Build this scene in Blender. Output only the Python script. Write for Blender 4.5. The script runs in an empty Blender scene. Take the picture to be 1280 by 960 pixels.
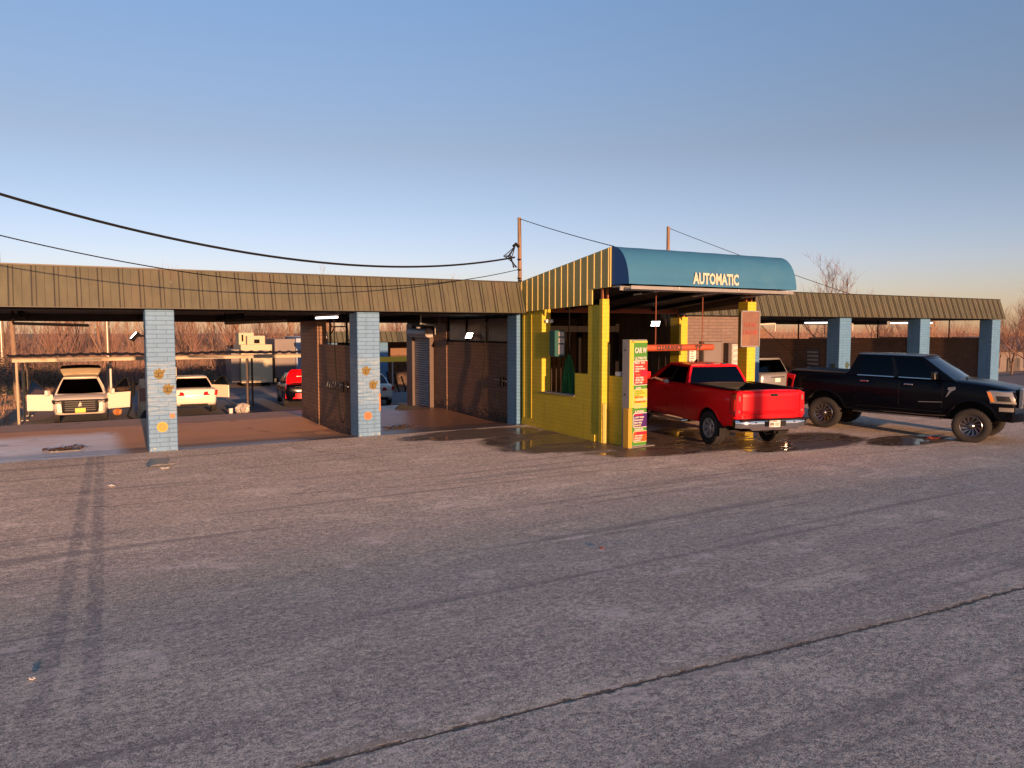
SUN_E = 3.6; SUN_C = (1.0, .53, .27); SKY_S = .106; SKY_AIR = 1.0; SKY_DUST = .3; SKY_OZ = 3.0; EXPO = 1.5
import bpy, bmesh, math, random
from mathutils import Vector, Matrix
random.seed(11)
D = bpy.data
SC = bpy.context.scene
COL = SC.collection
rad = math.radians

# ------------------------------------------------------------------ materials
class NT:
    """small helper round a material's node tree"""
    def __init__(s, name):
        s.m = D.materials.new(name); s.m.use_nodes = True
        s.t = s.m.node_tree; s.t.nodes.clear()
        s.out = s.n('ShaderNodeOutputMaterial')
    def n(s, typ, **kw):
        nd = s.t.nodes.new(typ)
        for k, v in kw.items(): setattr(nd, k, v)
        return nd
    def set(s, sock, v):
        if isinstance(v, bpy.types.NodeSocket): s.t.links.new(v, sock)
        elif v is not None:
            if isinstance(v, (tuple, list)) and len(v) == 3 and sock.type == 'RGBA': v = (*v, 1)
            sock.default_value = v
    def pos(s):
        return s.n('ShaderNodeNewGeometry').outputs['Position']
    def obj(s):
        return s.n('ShaderNodeTexCoord').outputs['Object']
    def mapping(s, vec, scale=(1, 1, 1), loc=(0, 0, 0)):
        m = s.n('ShaderNodeMapping'); s.set(m.inputs[0], vec)
        m.inputs['Scale'].default_value = scale; m.inputs['Location'].default_value = loc
        return m.outputs[0]
    def noise(s, vec, scale, detail=4, rough=.55, dist=0):
        nd = s.n('ShaderNodeTexNoise'); s.set(nd.inputs['Vector'], vec)
        nd.inputs['Scale'].default_value = scale; nd.inputs['Detail'].default_value = detail
        nd.inputs['Roughness'].default_value = rough; nd.inputs['Distortion'].default_value = dist
        return nd.outputs[0]
    def vor(s, vec, scale, feat='F1'):
        nd = s.n('ShaderNodeTexVoronoi', feature=feat); s.set(nd.inputs['Vector'], vec)
        nd.inputs['Scale'].default_value = scale
        return nd.outputs[0]
    def math(s, op, a, b=None, c=None, clamp=False):
        nd = s.n('ShaderNodeMath', operation=op, use_clamp=clamp)
        s.set(nd.inputs[0], a)
        if b is not None: s.set(nd.inputs[1], b)
        if c is not None: s.set(nd.inputs[2], c)
        return nd.outputs[0]
    def step(s, v, a, b):
        nd = s.n('ShaderNodeMapRange', interpolation_type='SMOOTHSTEP', clamp=True)
        s.set(nd.inputs[0], v); nd.inputs[1].default_value = a; nd.inputs[2].default_value = b
        return nd.outputs[0]
    def rng(s, v, a, b, c, d):
        nd = s.n('ShaderNodeMapRange', clamp=True)
        s.set(nd.inputs[0], v)
        for i, q in enumerate((a, b, c, d)): nd.inputs[i + 1].default_value = q
        return nd.outputs[0]
    def mix(s, f, a, b, mode='MIX'):
        nd = s.n('ShaderNodeMix', data_type='RGBA', blend_type=mode)
        s.set(nd.inputs[0], f); s.set(nd.inputs[6], a); s.set(nd.inputs[7], b)
        return nd.outputs[2]
    def xyz(s, vec):
        nd = s.n('ShaderNodeSeparateXYZ'); s.set(nd.inputs[0], vec)
        return nd.outputs[0], nd.outputs[1], nd.outputs[2]
    def comb(s, x, y, z):
        nd = s.n('ShaderNodeCombineXYZ')
        for i, q in enumerate((x, y, z)): s.set(nd.inputs[i], q)
        return nd.outputs[0]
    def bump(s, h, strength=.3, dist=.01, nrm=None):
        nd = s.n('ShaderNodeBump'); s.set(nd.inputs['Height'], h)
        nd.inputs['Strength'].default_value = strength; nd.inputs['Distance'].default_value = dist
        if nrm is not None: s.set(nd.inputs['Normal'], nrm)
        return nd.outputs[0]
    def bsdf(s, col, rough=.6, metal=0, normal=None, coat=0, spec=None, emit=None, es=0, alpha=None):
        b = s.n('ShaderNodeBsdfPrincipled')
        s.set(b.inputs['Base Color'], col); s.set(b.inputs['Roughness'], rough); s.set(b.inputs['Metallic'], metal)
        if normal is not None: s.set(b.inputs['Normal'], normal)
        if coat: b.inputs['Coat Weight'].default_value = coat; b.inputs['Coat Roughness'].default_value = .04
        if spec is not None: s.set(b.inputs['Specular IOR Level'], spec)
        if emit is not None: s.set(b.inputs['Emission Color'], emit); b.inputs['Emission Strength'].default_value = es
        s.t.links.new(b.outputs[0], s.out.inputs[0])
        return b

ALB = .82
def al(c): return tuple(q * ALB for q in c)
def simple(name, col, rough=.6, metal=0, var=.12, vs=6, bump=0, bs=40, coat=0, dirt=None, spec=None):
    col = al(col); dirt = (al(dirt[0]), dirt[1]) if dirt else None
    t = NT(name); v = t.obj()
    n = t.noise(v, vs, 5)
    a = tuple(c * (1 - var) for c in col); b = tuple(min(1, c * (1 + var)) for c in col)
    c = t.mix(n, a, b)
    if dirt:
        c = t.mix(t.math('MULTIPLY', t.step(t.noise(v, vs * .45, 6, .65), .5, .7), dirt[1]), c, dirt[0])
    nr = None
    if bump: nr = t.bump(t.noise(v, bs, 3), bump, .005)
    t.bsdf(c, rough, metal, nr, coat, spec)
    return t.m

def emis(name, col, s):
    t = NT(name); t.bsdf((.8, .8, .8), .4, emit=col, es=s); return t.m

def glass(name, tint, refl=1.0):
    t = NT(name)
    tr = t.n('ShaderNodeBsdfTransparent'); tr.inputs[0].default_value = (*tint, 1)
    gl = t.n('ShaderNodeBsdfGlossy'); gl.inputs[0].default_value = (.9, .92, .95, 1); gl.inputs['Roughness'].default_value = .03
    fr = t.n('ShaderNodeFresnel'); fr.inputs[0].default_value = 1.5
    mx = t.n('ShaderNodeMixShader')
    t.set(mx.inputs[0], t.math('MULTIPLY', fr.outputs[0], refl)); t.set(mx.inputs[1], tr.outputs[0]); t.set(mx.inputs[2], gl.outputs[0])
    t.t.links.new(mx.outputs[0], t.out.inputs[0])
    return t.m

def brick(name, colA, colB, mortar, bw=.40, rh=.10, wear=None, wear2=None, ms=.008, rough=.65, bump=.5, base_wear=None):
    """painted or bare brick laid in world metres; works on walls along X or Y"""
    colA, colB, mortar = al(colA), al(colB), al(mortar)
    wear, wear2, base_wear = [(al(q[0]), *q[1:]) if q else None for q in (wear, wear2, base_wear)]
    t = NT(name)
    p = t.pos(); x, y, z = t.xyz(p)
    v = t.comb(t.math('ADD', x, y), z, 0.0)
    b = t.n('ShaderNodeTexBrick'); t.set(b.inputs['Vector'], v)
    b.offset = .5
    t.set(b.inputs['Color1'], colA); t.set(b.inputs['Color2'], colB); t.set(b.inputs['Mortar'], mortar)
    b.inputs['Scale'].default_value = 1; b.inputs['Mortar Size'].default_value = ms
    b.inputs['Mortar Smooth'].default_value = .3
    b.inputs['Brick Width'].default_value = bw; b.inputs['Row Height'].default_value = rh
    c = b.outputs[0]
    n1 = t.noise(p, 2.2, 6, .65); n2 = t.noise(p, 9, 5, .6); n3 = t.noise(p, 45, 4, .6)
    c = t.mix(t.math('MULTIPLY', n3, .35), c, (.5, .5, .5), 'SOFT_LIGHT')
    c = t.mix(t.rng(n1, .3, .75, 0, .32), c, tuple(q * .5 for q in colA))
    c = t.mix(t.rng(t.noise(t.mapping(p, (5, 5, .35)), 1.6, 5, .65), .5, .75, 0, .38), c, tuple(q * .45 for q in colA))
    if wear:
        f = t.math('MULTIPLY', t.step(t.math('ADD', t.math('MULTIPLY', n2, .6), t.math('MULTIPLY', n1, .5)), wear[1], wear[1] + .05), wear[2])
        c = t.mix(f, c, wear[0])
    if wear2:
        zz = t.rng(z, wear2[1], wear2[2], 1, 0)
        f = t.step(t.math('ADD', t.math('MULTIPLY', zz, .45), t.math('MULTIPLY', n2, .7)), wear2[3], wear2[3] + .06)
        c = t.mix(f, c, wear2[0])
    if base_wear:   # light band of flaked paint between two heights
        zz = t.math('MULTIPLY', t.step(z, base_wear[1], base_wear[1] + .15), t.step(z, base_wear[2] + .15, base_wear[2]))
        f = t.math('MULTIPLY', zz, t.step(t.noise(t.mapping(v, (1.2, 9, 1)), 2.5, 5, .6), .42, .62))
        c = t.mix(t.math('MULTIPLY', f, .6), c, base_wear[0])
    h = t.math('ADD', t.math('MULTIPLY', b.outputs[1], -1.0), t.math('MULTIPLY', n3, .35))
    t.bsdf(c, rough, 0, t.bump(h, bump, .008))
    return t.m

M = {}
M['blue_brick'] = brick('blue_painted_brick', (.115, .26, .46), (.13, .285, .49), (.065, .15, .27),
                        wear=((.24, .32, .38), .72, .5), wear2=((.34, .36, .31), 0, .6, .80), base_wear=((.27, .36, .43), .75, 1.9))
M['blue_brick2'] = brick('blue_painted_brick_clean', (.085, .23, .42), (.10, .25, .44), (.05, .14, .27), bw=.4, wear=((.24, .32, .38), .78, .4))
M['yellow_brick'] = brick('yellow_painted_brick', (.63, .49, .026), (.67, .52, .03), (.50, .385, .02), bw=.4, rh=.1, ms=.007, bump=.35,
                          wear=((.22, .17, .03), .72, .35), wear2=((.28, .25, .13), 0, .3, .86))
M['pink_brick'] = brick('tan_block', (.175, .125, .105), (.21, .15, .125), (.10, .07, .058), bw=.4, rh=.105, ms=.009)
M['brown_brick'] = brick('brown_block', (.19, .098, .052), (.24, .125, .068), (.085, .048, .03), bw=.4, rh=.105, ms=.009,
                         wear2=((.04, .022, .016), 0, 1.2, .72))
M['fascia'] = None
def fascia_mat(name, col, var, dirtc, metal=0):
    col, dirtc = al(col), al(dirtc)
    t = NT(name); p = t.pos()
    st = t.noise(t.mapping(p, (3, 3, .25)), 2.0, 6, .6)
    n = t.noise(p, .8, 4)
    c = t.mix(t.rng(st, .3, .75, 0, 1), tuple(q * (1 - var) for q in col), tuple(q * (1 + var) for q in col))
    c = t.mix(t.math('MULTIPLY', t.step(n, .5, .72), .5), c, dirtc)
    sp = t.step(t.noise(p, 14, 3), .74, .78)
    c = t.mix(t.math('MULTIPLY', sp, .5), c, (.4, .38, .33))
    x, y, z = t.xyz(p)
    t.bsdf(c, .5, metal, t.bump(t.noise(t.mapping(p, (1, 1, .15)), 18, 3), .08, .01))
    return t.m
M['fascia'] = fascia_mat('green_brown_metal', (.086, .085, .047), .22, (.112, .085, .048))
M['fascia_seam'] = fascia_mat('dark_metal_seam', (.014, .012, .008), .16, (.02, .014, .008))
M['yellow_metal'] = fascia_mat('yellow_ribbed_metal', (.62, .47, .12), .1, (.54, .41, .13))
M['yellow_rib'] = fascia_mat('pale_yellow_rib', (.60, .47, .14), .1, (.5, .40, .12))
M['awning'] = simple('teal_awning_cloth', (.022, .145, .29), .75, var=.10, vs=1.6, bump=.15, bs=60, dirt=((.04, .16, .28), .5))
M['awning_end'] = simple('dark_blue_awning_end', (.014, .095, .26), .75, var=.08)
M['letter'] = simple('cream_letter', (.60, .53, .40), .6, var=.04)
M['black'] = simple('black_steel', (.009, .008, .008), .8, var=.3, spec=.1)
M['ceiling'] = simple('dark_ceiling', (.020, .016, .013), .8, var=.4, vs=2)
M['rust'] = simple('rusty_steel', (.20, .06, .028), .8, var=.4, vs=9, bump=.3)
M['orange_steel'] = simple('orange_painted_steel', (.36, .12, .04), .6, var=.35, vs=7)
M['white_paint'] = simple('white_painted_metal', (.70, .69, .65), .5, var=.06)
M['cream_paint'] = simple('cream_painted_steel', (.46, .38, .25), .6, var=.2, vs=4, dirt=((.25, .14, .07), .7))
M['galv'] = simple('galvanised_steel', (.38, .38, .37), .45, .6, var=.15)
M['shutter'] = simple('grey_shutter', (.34, .33, .34), .5, .1, var=.12, vs=2, dirt=((.2, .15, .12), .5))
M['brown_trim'] = simple('brown_trim', (.09, .065, .055), .6, var=.2)
M['wood'] = None
def wood(name, col):
    col = al(col)
    t = NT(name); v = t.obj()
    n = t.noise(t.mapping(v, (14, 14, .8)), 3, 6, .65)
    c = t.mix(t.rng(n, .3, .7, 0, 1), tuple(q * .5 for q in col), tuple(q * 1.35 for q in col))
    t.bsdf(c, .85, 0, t.bump(n, .4, .02)); return t.m
M['wood'] = wood('weathered_pole_wood', (.26, .17, .11))
M['twig3'] = wood('mauve_grey_twig', (.20, .135, .115))
M['bark'] = wood('grey_brown_bark', (.17, .115, .085))
M['twig'] = wood('reddish_twig', (.24, .13, .095))
M['twig2'] = wood('pale_brown_twig', (.34, .20, .12))
M['panel'] = simple('dull_plastic_panel', (.10, .085, .075), .35, var=.25, vs=3)
M['siding'] = simple('brown_siding', (.13, .095, .06), .7, var=.25, vs=3)
M['cable'] = simple('black_cable', (.012, .012, .012), .8, spec=.1)
M['lamp_glow'] = emis('lamp_glow', (1, .96, .85), 3.5)
M['tube_glow'] = emis('tube_glow', (.95, .97, 1), 1.0)
M['green_box'] = simple('green_box_paint', (.008, .085, .07), .5)
M['green_strip'] = simple('green_brush_cloth', (.022, .23, .03), .8, var=.4, vs=20)
M['green_dark'] = simple('dark_green_brush_cloth', (.006, .07, .012), .8, var=.4, vs=20)
M['orange_pvc'] = simple('orange_pvc', (.44, .085, .035), .45, var=.15, vs=5, dirt=((.33, .12, .07), .5))
M['ink'] = simple('black_lettering', (.03, .02, .02), .6)
M['red_faded'] = simple('faded_red', (.30, .065, .05), .6)
M['rust_sign'] = simple('rusty_faded_sign', (.19, .10, .075), .55, var=.3, vs=3.5, dirt=((.26, .13, .07), .8))
M['gold'] = simple('gold_paint', (.16, .115, .018), .7, var=.3, vs=14)
M['gold_dark'] = simple('dark_gold_paint', (.05, .035, .008), .7)
M['disc_yellow'] = simple('yellow_paint_disc', (.46, .29, .03), .6)
M['disc_orange'] = simple('orange_paint_disc', (.42, .16, .05), .6)
M['green_paint'] = simple('green_hand_paint', (.035, .07, .05), .7, var=.3, vs=14)
# sign colours
for k, c in dict(s_green=(.10, .36, .05), s_yellow=(.85, .72, .10), s_red=(.75, .05, .03), s_crimson=(.70, .02, .06), s_purple=(.10, .03, .22),
                 s_orange=(.80, .14, .03), s_white=(.85, .83, .78), s_cream=(.85, .74, .40), s_lime=(.30, .50, .05), s_dark=(.03, .02, .02),
                 s_lav=(.30, .28, .45), s_teal=(.05, .30, .32)).items():
    M[k] = simple('sign_' + k[2:], tuple(q * .66 for q in c), .35, var=.03)
# vehicles
def paint(name, col, rough=.25, metal=.0, coat=1.0, dust=0, spec=.25):
    t = NT(name); v = t.obj()
    c = col
    if dust:
        z = t.xyz(v)[2]
        f = t.math('MULTIPLY', t.rng(z, .3, .9, 1, .15), t.math('MULTIPLY', t.step(t.noise(v, 5, 6, .7), .35, .8), dust))
        c = t.mix(f, c, (.22, .17, .13))
    t.bsdf(c, rough, metal, None, coat, spec=spec); return t.m
M['red_car'] = paint('red_car_paint', (.74, .003, .010), .35, coat=.25, dust=.08)
M['navy_car'] = paint('navy_car_paint', (.0012, .0018, .0045), .22, .0, coat=.09, dust=.015, spec=.12)
M['white_car'] = paint('white_car_paint', (.66, .58, .48), .35, coat=.3, dust=.1)
M['silver_car'] = paint('silver_car_paint', (.22, .22, .22), .35, .3)
M['maroon_car'] = paint('dark_red_car_paint', (.055, .003, .004), .25)
M['tyre'] = simple('tyre_rubber', (.018, .017, .017), .85, var=.3, vs=30, bump=.3, bs=60)
M['rim'] = simple('alloy_rim', (.60, .59, .57), .32, .55, var=.06)
M['gloss_black'] = simple('gloss_black_trim', (.004, .004, .004), .2, spec=.3)
M['rim_black'] = simple('dark_chrome_rim', (.22, .22, .23), .25, .9, var=.06)
M['rim_dark'] = simple('dark_rim', (.03, .03, .03), .4, .5)
M['chrome'] = simple('chrome', (.80, .78, .75), .12, 1.0, var=.03)
M['plastic'] = simple('black_plastic', (.014, .014, .014), .75, var=.2, spec=.2)
M['bedliner'] = simple('bed_liner', (.012, .012, .012), .8)
M['interior'] = simple('dark_interior', (.05, .045, .04), .8)
M['seat'] = simple('grey_seat', (.26, .24, .22), .8)
M['tail'] = simple('red_lamp_lens', (.45, .008, .012), .15, coat=1)
M['lens'] = simple('clear_lamp_lens', (.26, .25, .23), .12, .3, coat=1)
M['amber'] = simple('amber_lens', (.75, .25, .03), .2, coat=1)
M['glass_dark'] = glass('dark_tinted_glass', (.05, .055, .06), .6)
M['glass_mid'] = glass('tinted_glass', (.28, .30, .30), 1.2)
M['glass_clear'] = glass('clear_glass', (.62, .66, .64), 1.0)
M['plate_white'] = simple('white_plate', (.72, .70, .66), .5)
M['plate_yellow'] = simple('yellow_plate', (.90, .55, .03), .5)
M['skin'] = simple('skin', (.48, .25, .17), .55, var=.08)
M['shirt'] = simple('white_shirt', (.62, .60, .60), .85, var=.08, bump=.3, bs=30)
M['hair'] = simple('dark_hair', (.02, .014, .01), .7)
M['trash'] = simple('plastic_bag', (.42, .38, .34), .45, var=.3, vs=8)
M['cloth'] = simple('black_cloth', (.02, .02, .02), .9, bump=.5)
M['leaf_debris'] = simple('wet_debris', (.06, .032, .018), .8, var=.5, vs=25, bump=.8, bs=50)
M['concrete'] = simple('grey_concrete', (.30, .28, .26), .85, var=.15, vs=5, bump=.2)
M['orange_wall'] = simple('orange_building_wall', (.36, .17, .07), .7, var=.1)
M['cream_wall'] = simple('cream_machine_wall', (.48, .42, .27), .6, var=.08, vs=1.2)
M['grey_wall'] = simple('grey_container_wall', (.17, .145, .135), .6, var=.25, vs=1.0)
M['bluegrey_wall'] = simple('blue_grey_wall', (.30, .38, .48), .6, var=.1)
M['fence_wood'] = wood('dark_fence_board', (.10, .06, .045))
M['roof_tin'] = simple('rusty_roof_tin', (.14, .09, .065), .7, .1, var=.4, vs=1.5)

# ------------------------------------------------------------------ mesh builder
class MB:
    def __init__(s): s.v = []; s.f = []; s.mi = []; s.cur = 0
    def add(s, vs, fs, mi=None):
        o = len(s.v); s.v += [tuple(p) for p in vs]
        for f in fs: s.f.append([i + o for i in f]); s.mi.append(s.cur if mi is None else mi)
        return s
    def box(s, x0, x1, y0, y1, z0, z1, mi=None, mat=None):
        if x0 > x1: x0, x1 = x1, x0
        if y0 > y1: y0, y1 = y1, y0
        if z0 > z1: z0, z1 = z1, z0
        vs = [(x, y, z) for x in (x0, x1) for y in (y0, y1) for z in (z0, z1)]
        if mat is not None: vs = [mat @ Vector(p) for p in vs]
        return s.add(vs, [(0, 1, 3, 2), (4, 6, 7, 5), (0, 4, 5, 1), (2, 3, 7, 6), (0, 2, 6, 4), (1, 5, 7, 3)], mi)
    def hexa(s, b, t, mi=None):
        """bottom 4 points and top 4 points, both going round"""
        return s.add(list(b) + list(t), [(3, 2, 1, 0), (4, 5, 6, 7)] + [(i, (i + 1) % 4, (i + 1) % 4 + 4, i + 4) for i in range(4)], mi)
    def prism(s, poly, axis, a0, a1, mi=None):
        """poly of 2-D points extruded along axis (x: (y,z), y: (x,z), z: (x,y))"""
        def P(p, a): return (a, *p) if axis == 'x' else (p[0], a, p[1]) if axis == 'y' else (p[0], p[1], a)
        n = len(poly)
        return s.add([P(p, a0) for p in poly] + [P(p, a1) for p in poly],
                     [list(range(n))[::-1], list(range(n, 2 * n))] + [(i, (i + 1) % n, (i + 1) % n + n, i + n) for i in range(n)], mi)
    def tube(s, pts, r, n=6, mi=None, cap=True):
        pts = [Vector(p) for p in pts]; m = len(pts)
        rs = r if isinstance(r, (list, tuple)) else [r] * m
        vs = []; prev = None
        for i, p in enumerate(pts):
            d = (pts[min(i + 1, m - 1)] - pts[max(i - 1, 0)])
            if d.length < 1e-9: d = Vector((0, 0, 1))
            d.normalize()
            if prev is None:
                a = Vector((0, 0, 1)) if abs(d.z) < .9 else Vector((1, 0, 0))
                u = d.cross(a).normalized()
            else:
                u = (prev - d * prev.dot(d))
                u = u.normalized() if u.length > 1e-6 else d.orthogonal().normalized()
            w = d.cross(u); prev = u
            for k in range(n):
                t = 2 * math.pi * k / n
                vs.append(p + (u * math.cos(t) + w * math.sin(t)) * rs[i])
        fs = [(i * n + k, i * n + (k + 1) % n, (i + 1) * n + (k + 1) % n, (i + 1) * n + k) for i in range(m - 1) for k in range(n)]
        if cap: fs += [list(range(n))[::-1], list(range((m - 1) * n, m * n))]
        return s.add(vs, fs, mi)
    def lathe_y(s, prof, n=32, c=(0, 0, 0), mi=None):
        """profile of (radius, y) closed into a ring round the y axis"""
        m = len(prof); vs = []
        for k in range(n):
            t = 2 * math.pi * k / n
            for r, y in prof: vs.append((c[0] + r * math.cos(t), c[1] + y, c[2] + r * math.sin(t)))
        fs = [(k * m + i, k * m + i + 1, ((k + 1) % n) * m + i + 1, ((k + 1) % n) * m + i) for k in range(n) for i in range(m - 1)]
        return s.add(vs, fs, mi)
    def grid(s, fn, nu, nv, mi=None):
        vs = [fn(i / nu, j / nv) for i in range(nu + 1) for j in range(nv + 1)]
        fs = [(i * (nv + 1) + j, (i + 1) * (nv + 1) + j, (i + 1) * (nv + 1) + j + 1, i * (nv + 1) + j + 1) for i in range(nu) for j in range(nv)]
        return s.add(vs, fs, mi)
    def slab(s, fn, nu, nv, off, mi=None):
        """grid with a second layer moved by off (a vector or function) and closed sides"""
        A = [Vector(fn(i / nu, j / nv)) for i in range(nu + 1) for j in range(nv + 1)]
        B = [a + Vector(off) for a in A]
        n = len(A); w = nv + 1; fs = []
        for i in range(nu):
            for j in range(nv):
                q = (i * w + j, (i + 1) * w + j, (i + 1) * w + j + 1, i * w + j + 1)
                fs.append(q); fs.append(tuple(n + k for k in q[::-1]))
        for i in range(nu):
            for j in (0, nv):
                a, b = i * w + j, (i + 1) * w + j; fs.append((a, b, b + n, a + n))
        for j in range(nv):
            for i in (0, nu):
                a, b = i * w + j, i * w + j + 1; fs.append((a, b, b + n, a + n))
        return s.add(A + B, fs, mi)
    def mesh(s, name, mats, smooth=None, bevel=0, shift=None):
        me = D.meshes.new(name); me.from_pydata(s.v, [], s.f)
        for k in (mats if isinstance(mats, (list, tuple)) else [mats]): me.materials.append(M[k] if isinstance(k, str) else k)
        me.polygons.foreach_set('material_index', s.mi)
        bm = bmesh.new(); bm.from_mesh(me)
        if shift is not None: bmesh.ops.translate(bm, verts=bm.verts, vec=shift)
        bmesh.ops.recalc_face_normals(bm, faces=bm.faces)
        if bevel:
            es = [e for e in bm.edges if len(e.link_faces) == 2 and e.calc_face_angle(0) > .6]
            bmesh.ops.bevel(bm, geom=es, offset=bevel, segments=1, affect='EDGES', clamp_overlap=True)
        bm.to_mesh(me); bm.free()
        if smooth is not None:
            me.shade_smooth(); me.set_sharp_from_angle(angle=rad(smooth))
        me.update()
        return me
    def build(s, name, mats, parent=None, smooth=None, bevel=0, world=True):
        sh = None
        if parent is not None and world: sh = -wpos(parent)
        me = s.mesh(name, mats, smooth, bevel, sh)
        return link(name, me, parent)

def wpos(o):
    p = Vector((0, 0, 0))
    while o is not None: p += o.location; o = o.parent
    return p
def link(name, me, parent=None):
    o = D.objects.new(name, me); COL.objects.link(o)
    if parent is not None: o.parent = parent
    return o
def tag(o, label=None, cat=None, group=None, kind=None):
    if label: o['label'] = label
    if cat: o['category'] = cat
    if group: o['group'] = group
    if kind: o['kind'] = kind
    return o
def thing(name, label, cat, loc=(0, 0, 0), rz=0, group=None):
    o = D.objects.new(name, None); COL.objects.link(o); o.empty_display_size = .2
    o.location = loc; o.rotation_euler = (0, 0, rz)
    return tag(o, label, cat, group)
def copy_tree(o, parent=None):
    c = o.copy(); COL.objects.link(c); c.parent = parent
    for ch in [q for q in D.objects if q.parent is o]: copy_tree(ch, c)
    return c

def text_mb(mb, s, size, depth=.004, bold=0.0, mi=None, xf=None, align='CENTER', maxw=None):
    """lettering as thin solid mesh in the local XY plane, moved by matrix xf"""
    cu = D.curves.new('txt', 'FONT'); cu.body = s; cu.size = size; cu.extrude = depth / 2; cu.offset = bold
    cu.align_x = align; cu.align_y = 'CENTER'; cu.resolution_u = 2
    ob = D.objects.new('txt', cu); COL.objects.link(ob)
    dg = bpy.context.evaluated_depsgraph_get(); dg.update()
    me = D.meshes.new_from_object(ob.evaluated_get(dg))
    vs = [v.co.copy() for v in me.vertices]
    if maxw and vs:
        w = max(v.x for v in vs) - min(v.x for v in vs)
        if w > maxw:
            for v in vs: v.x *= maxw / w
    if xf is not None: vs = [xf @ v for v in vs]
    mb.add(vs, [list(p.vertices) for p in me.polygons], mi)
    D.objects.remove(ob); D.curves.remove(cu); D.meshes.remove(me)

def boolean(me, cutters):
    """me minus each cutter mesh, as a new mesh"""
    ob = D.objects.new('tmp', me); COL.objects.link(ob); tmp = [ob]
    for c in cutters:
        co = D.objects.new('tmpc', c); COL.objects.link(co); tmp.append(co)
        md = ob.modifiers.new('b', 'BOOLEAN'); md.operation = 'DIFFERENCE'; md.object = co; md.solver = 'EXACT'
        md.material_mode = 'TRANSFER'
    dg = bpy.context.evaluated_depsgraph_get(); dg.update()
    r = D.meshes.new_from_object(ob.evaluated_get(dg))
    for o in tmp: D.objects.remove(o)
    return r

def zl(y):
    """height of the lot: it rises gently to the bays and again towards the street"""
    S = .022
    if y >= 18.5: return 0.0
    if y >= 12: return -S * (18.5 - y)
    if y >= 8: t = 12 - y; return -S * 6.5 - S * t + (S + .06) * t * t / 8
    z8 = -S * 10.5 + (S + .06) * 2
    return z8 + .06 * (8 - max(y, -6))
# camera numbers: world X runs along the wash fronts to the right, Y into the bays
CAM_H, PITCH, YAW, FPX = 2.7, rad(4.05), rad(30.4), 961.0
def gz(y):
    for (a, za), (b, zb) in ((((-1e4, 0), (24.2, 0))), ((24.2, 0), (31.5, -.82)), ((31.5, -.82), (41.5, -.90)), ((41.5, -.90), (49, -1.635)), ((49, -1.635), (1e5, -1.635))):
        if y <= b: return za + (zb - za) * (y - a) / (b - a)
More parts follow.
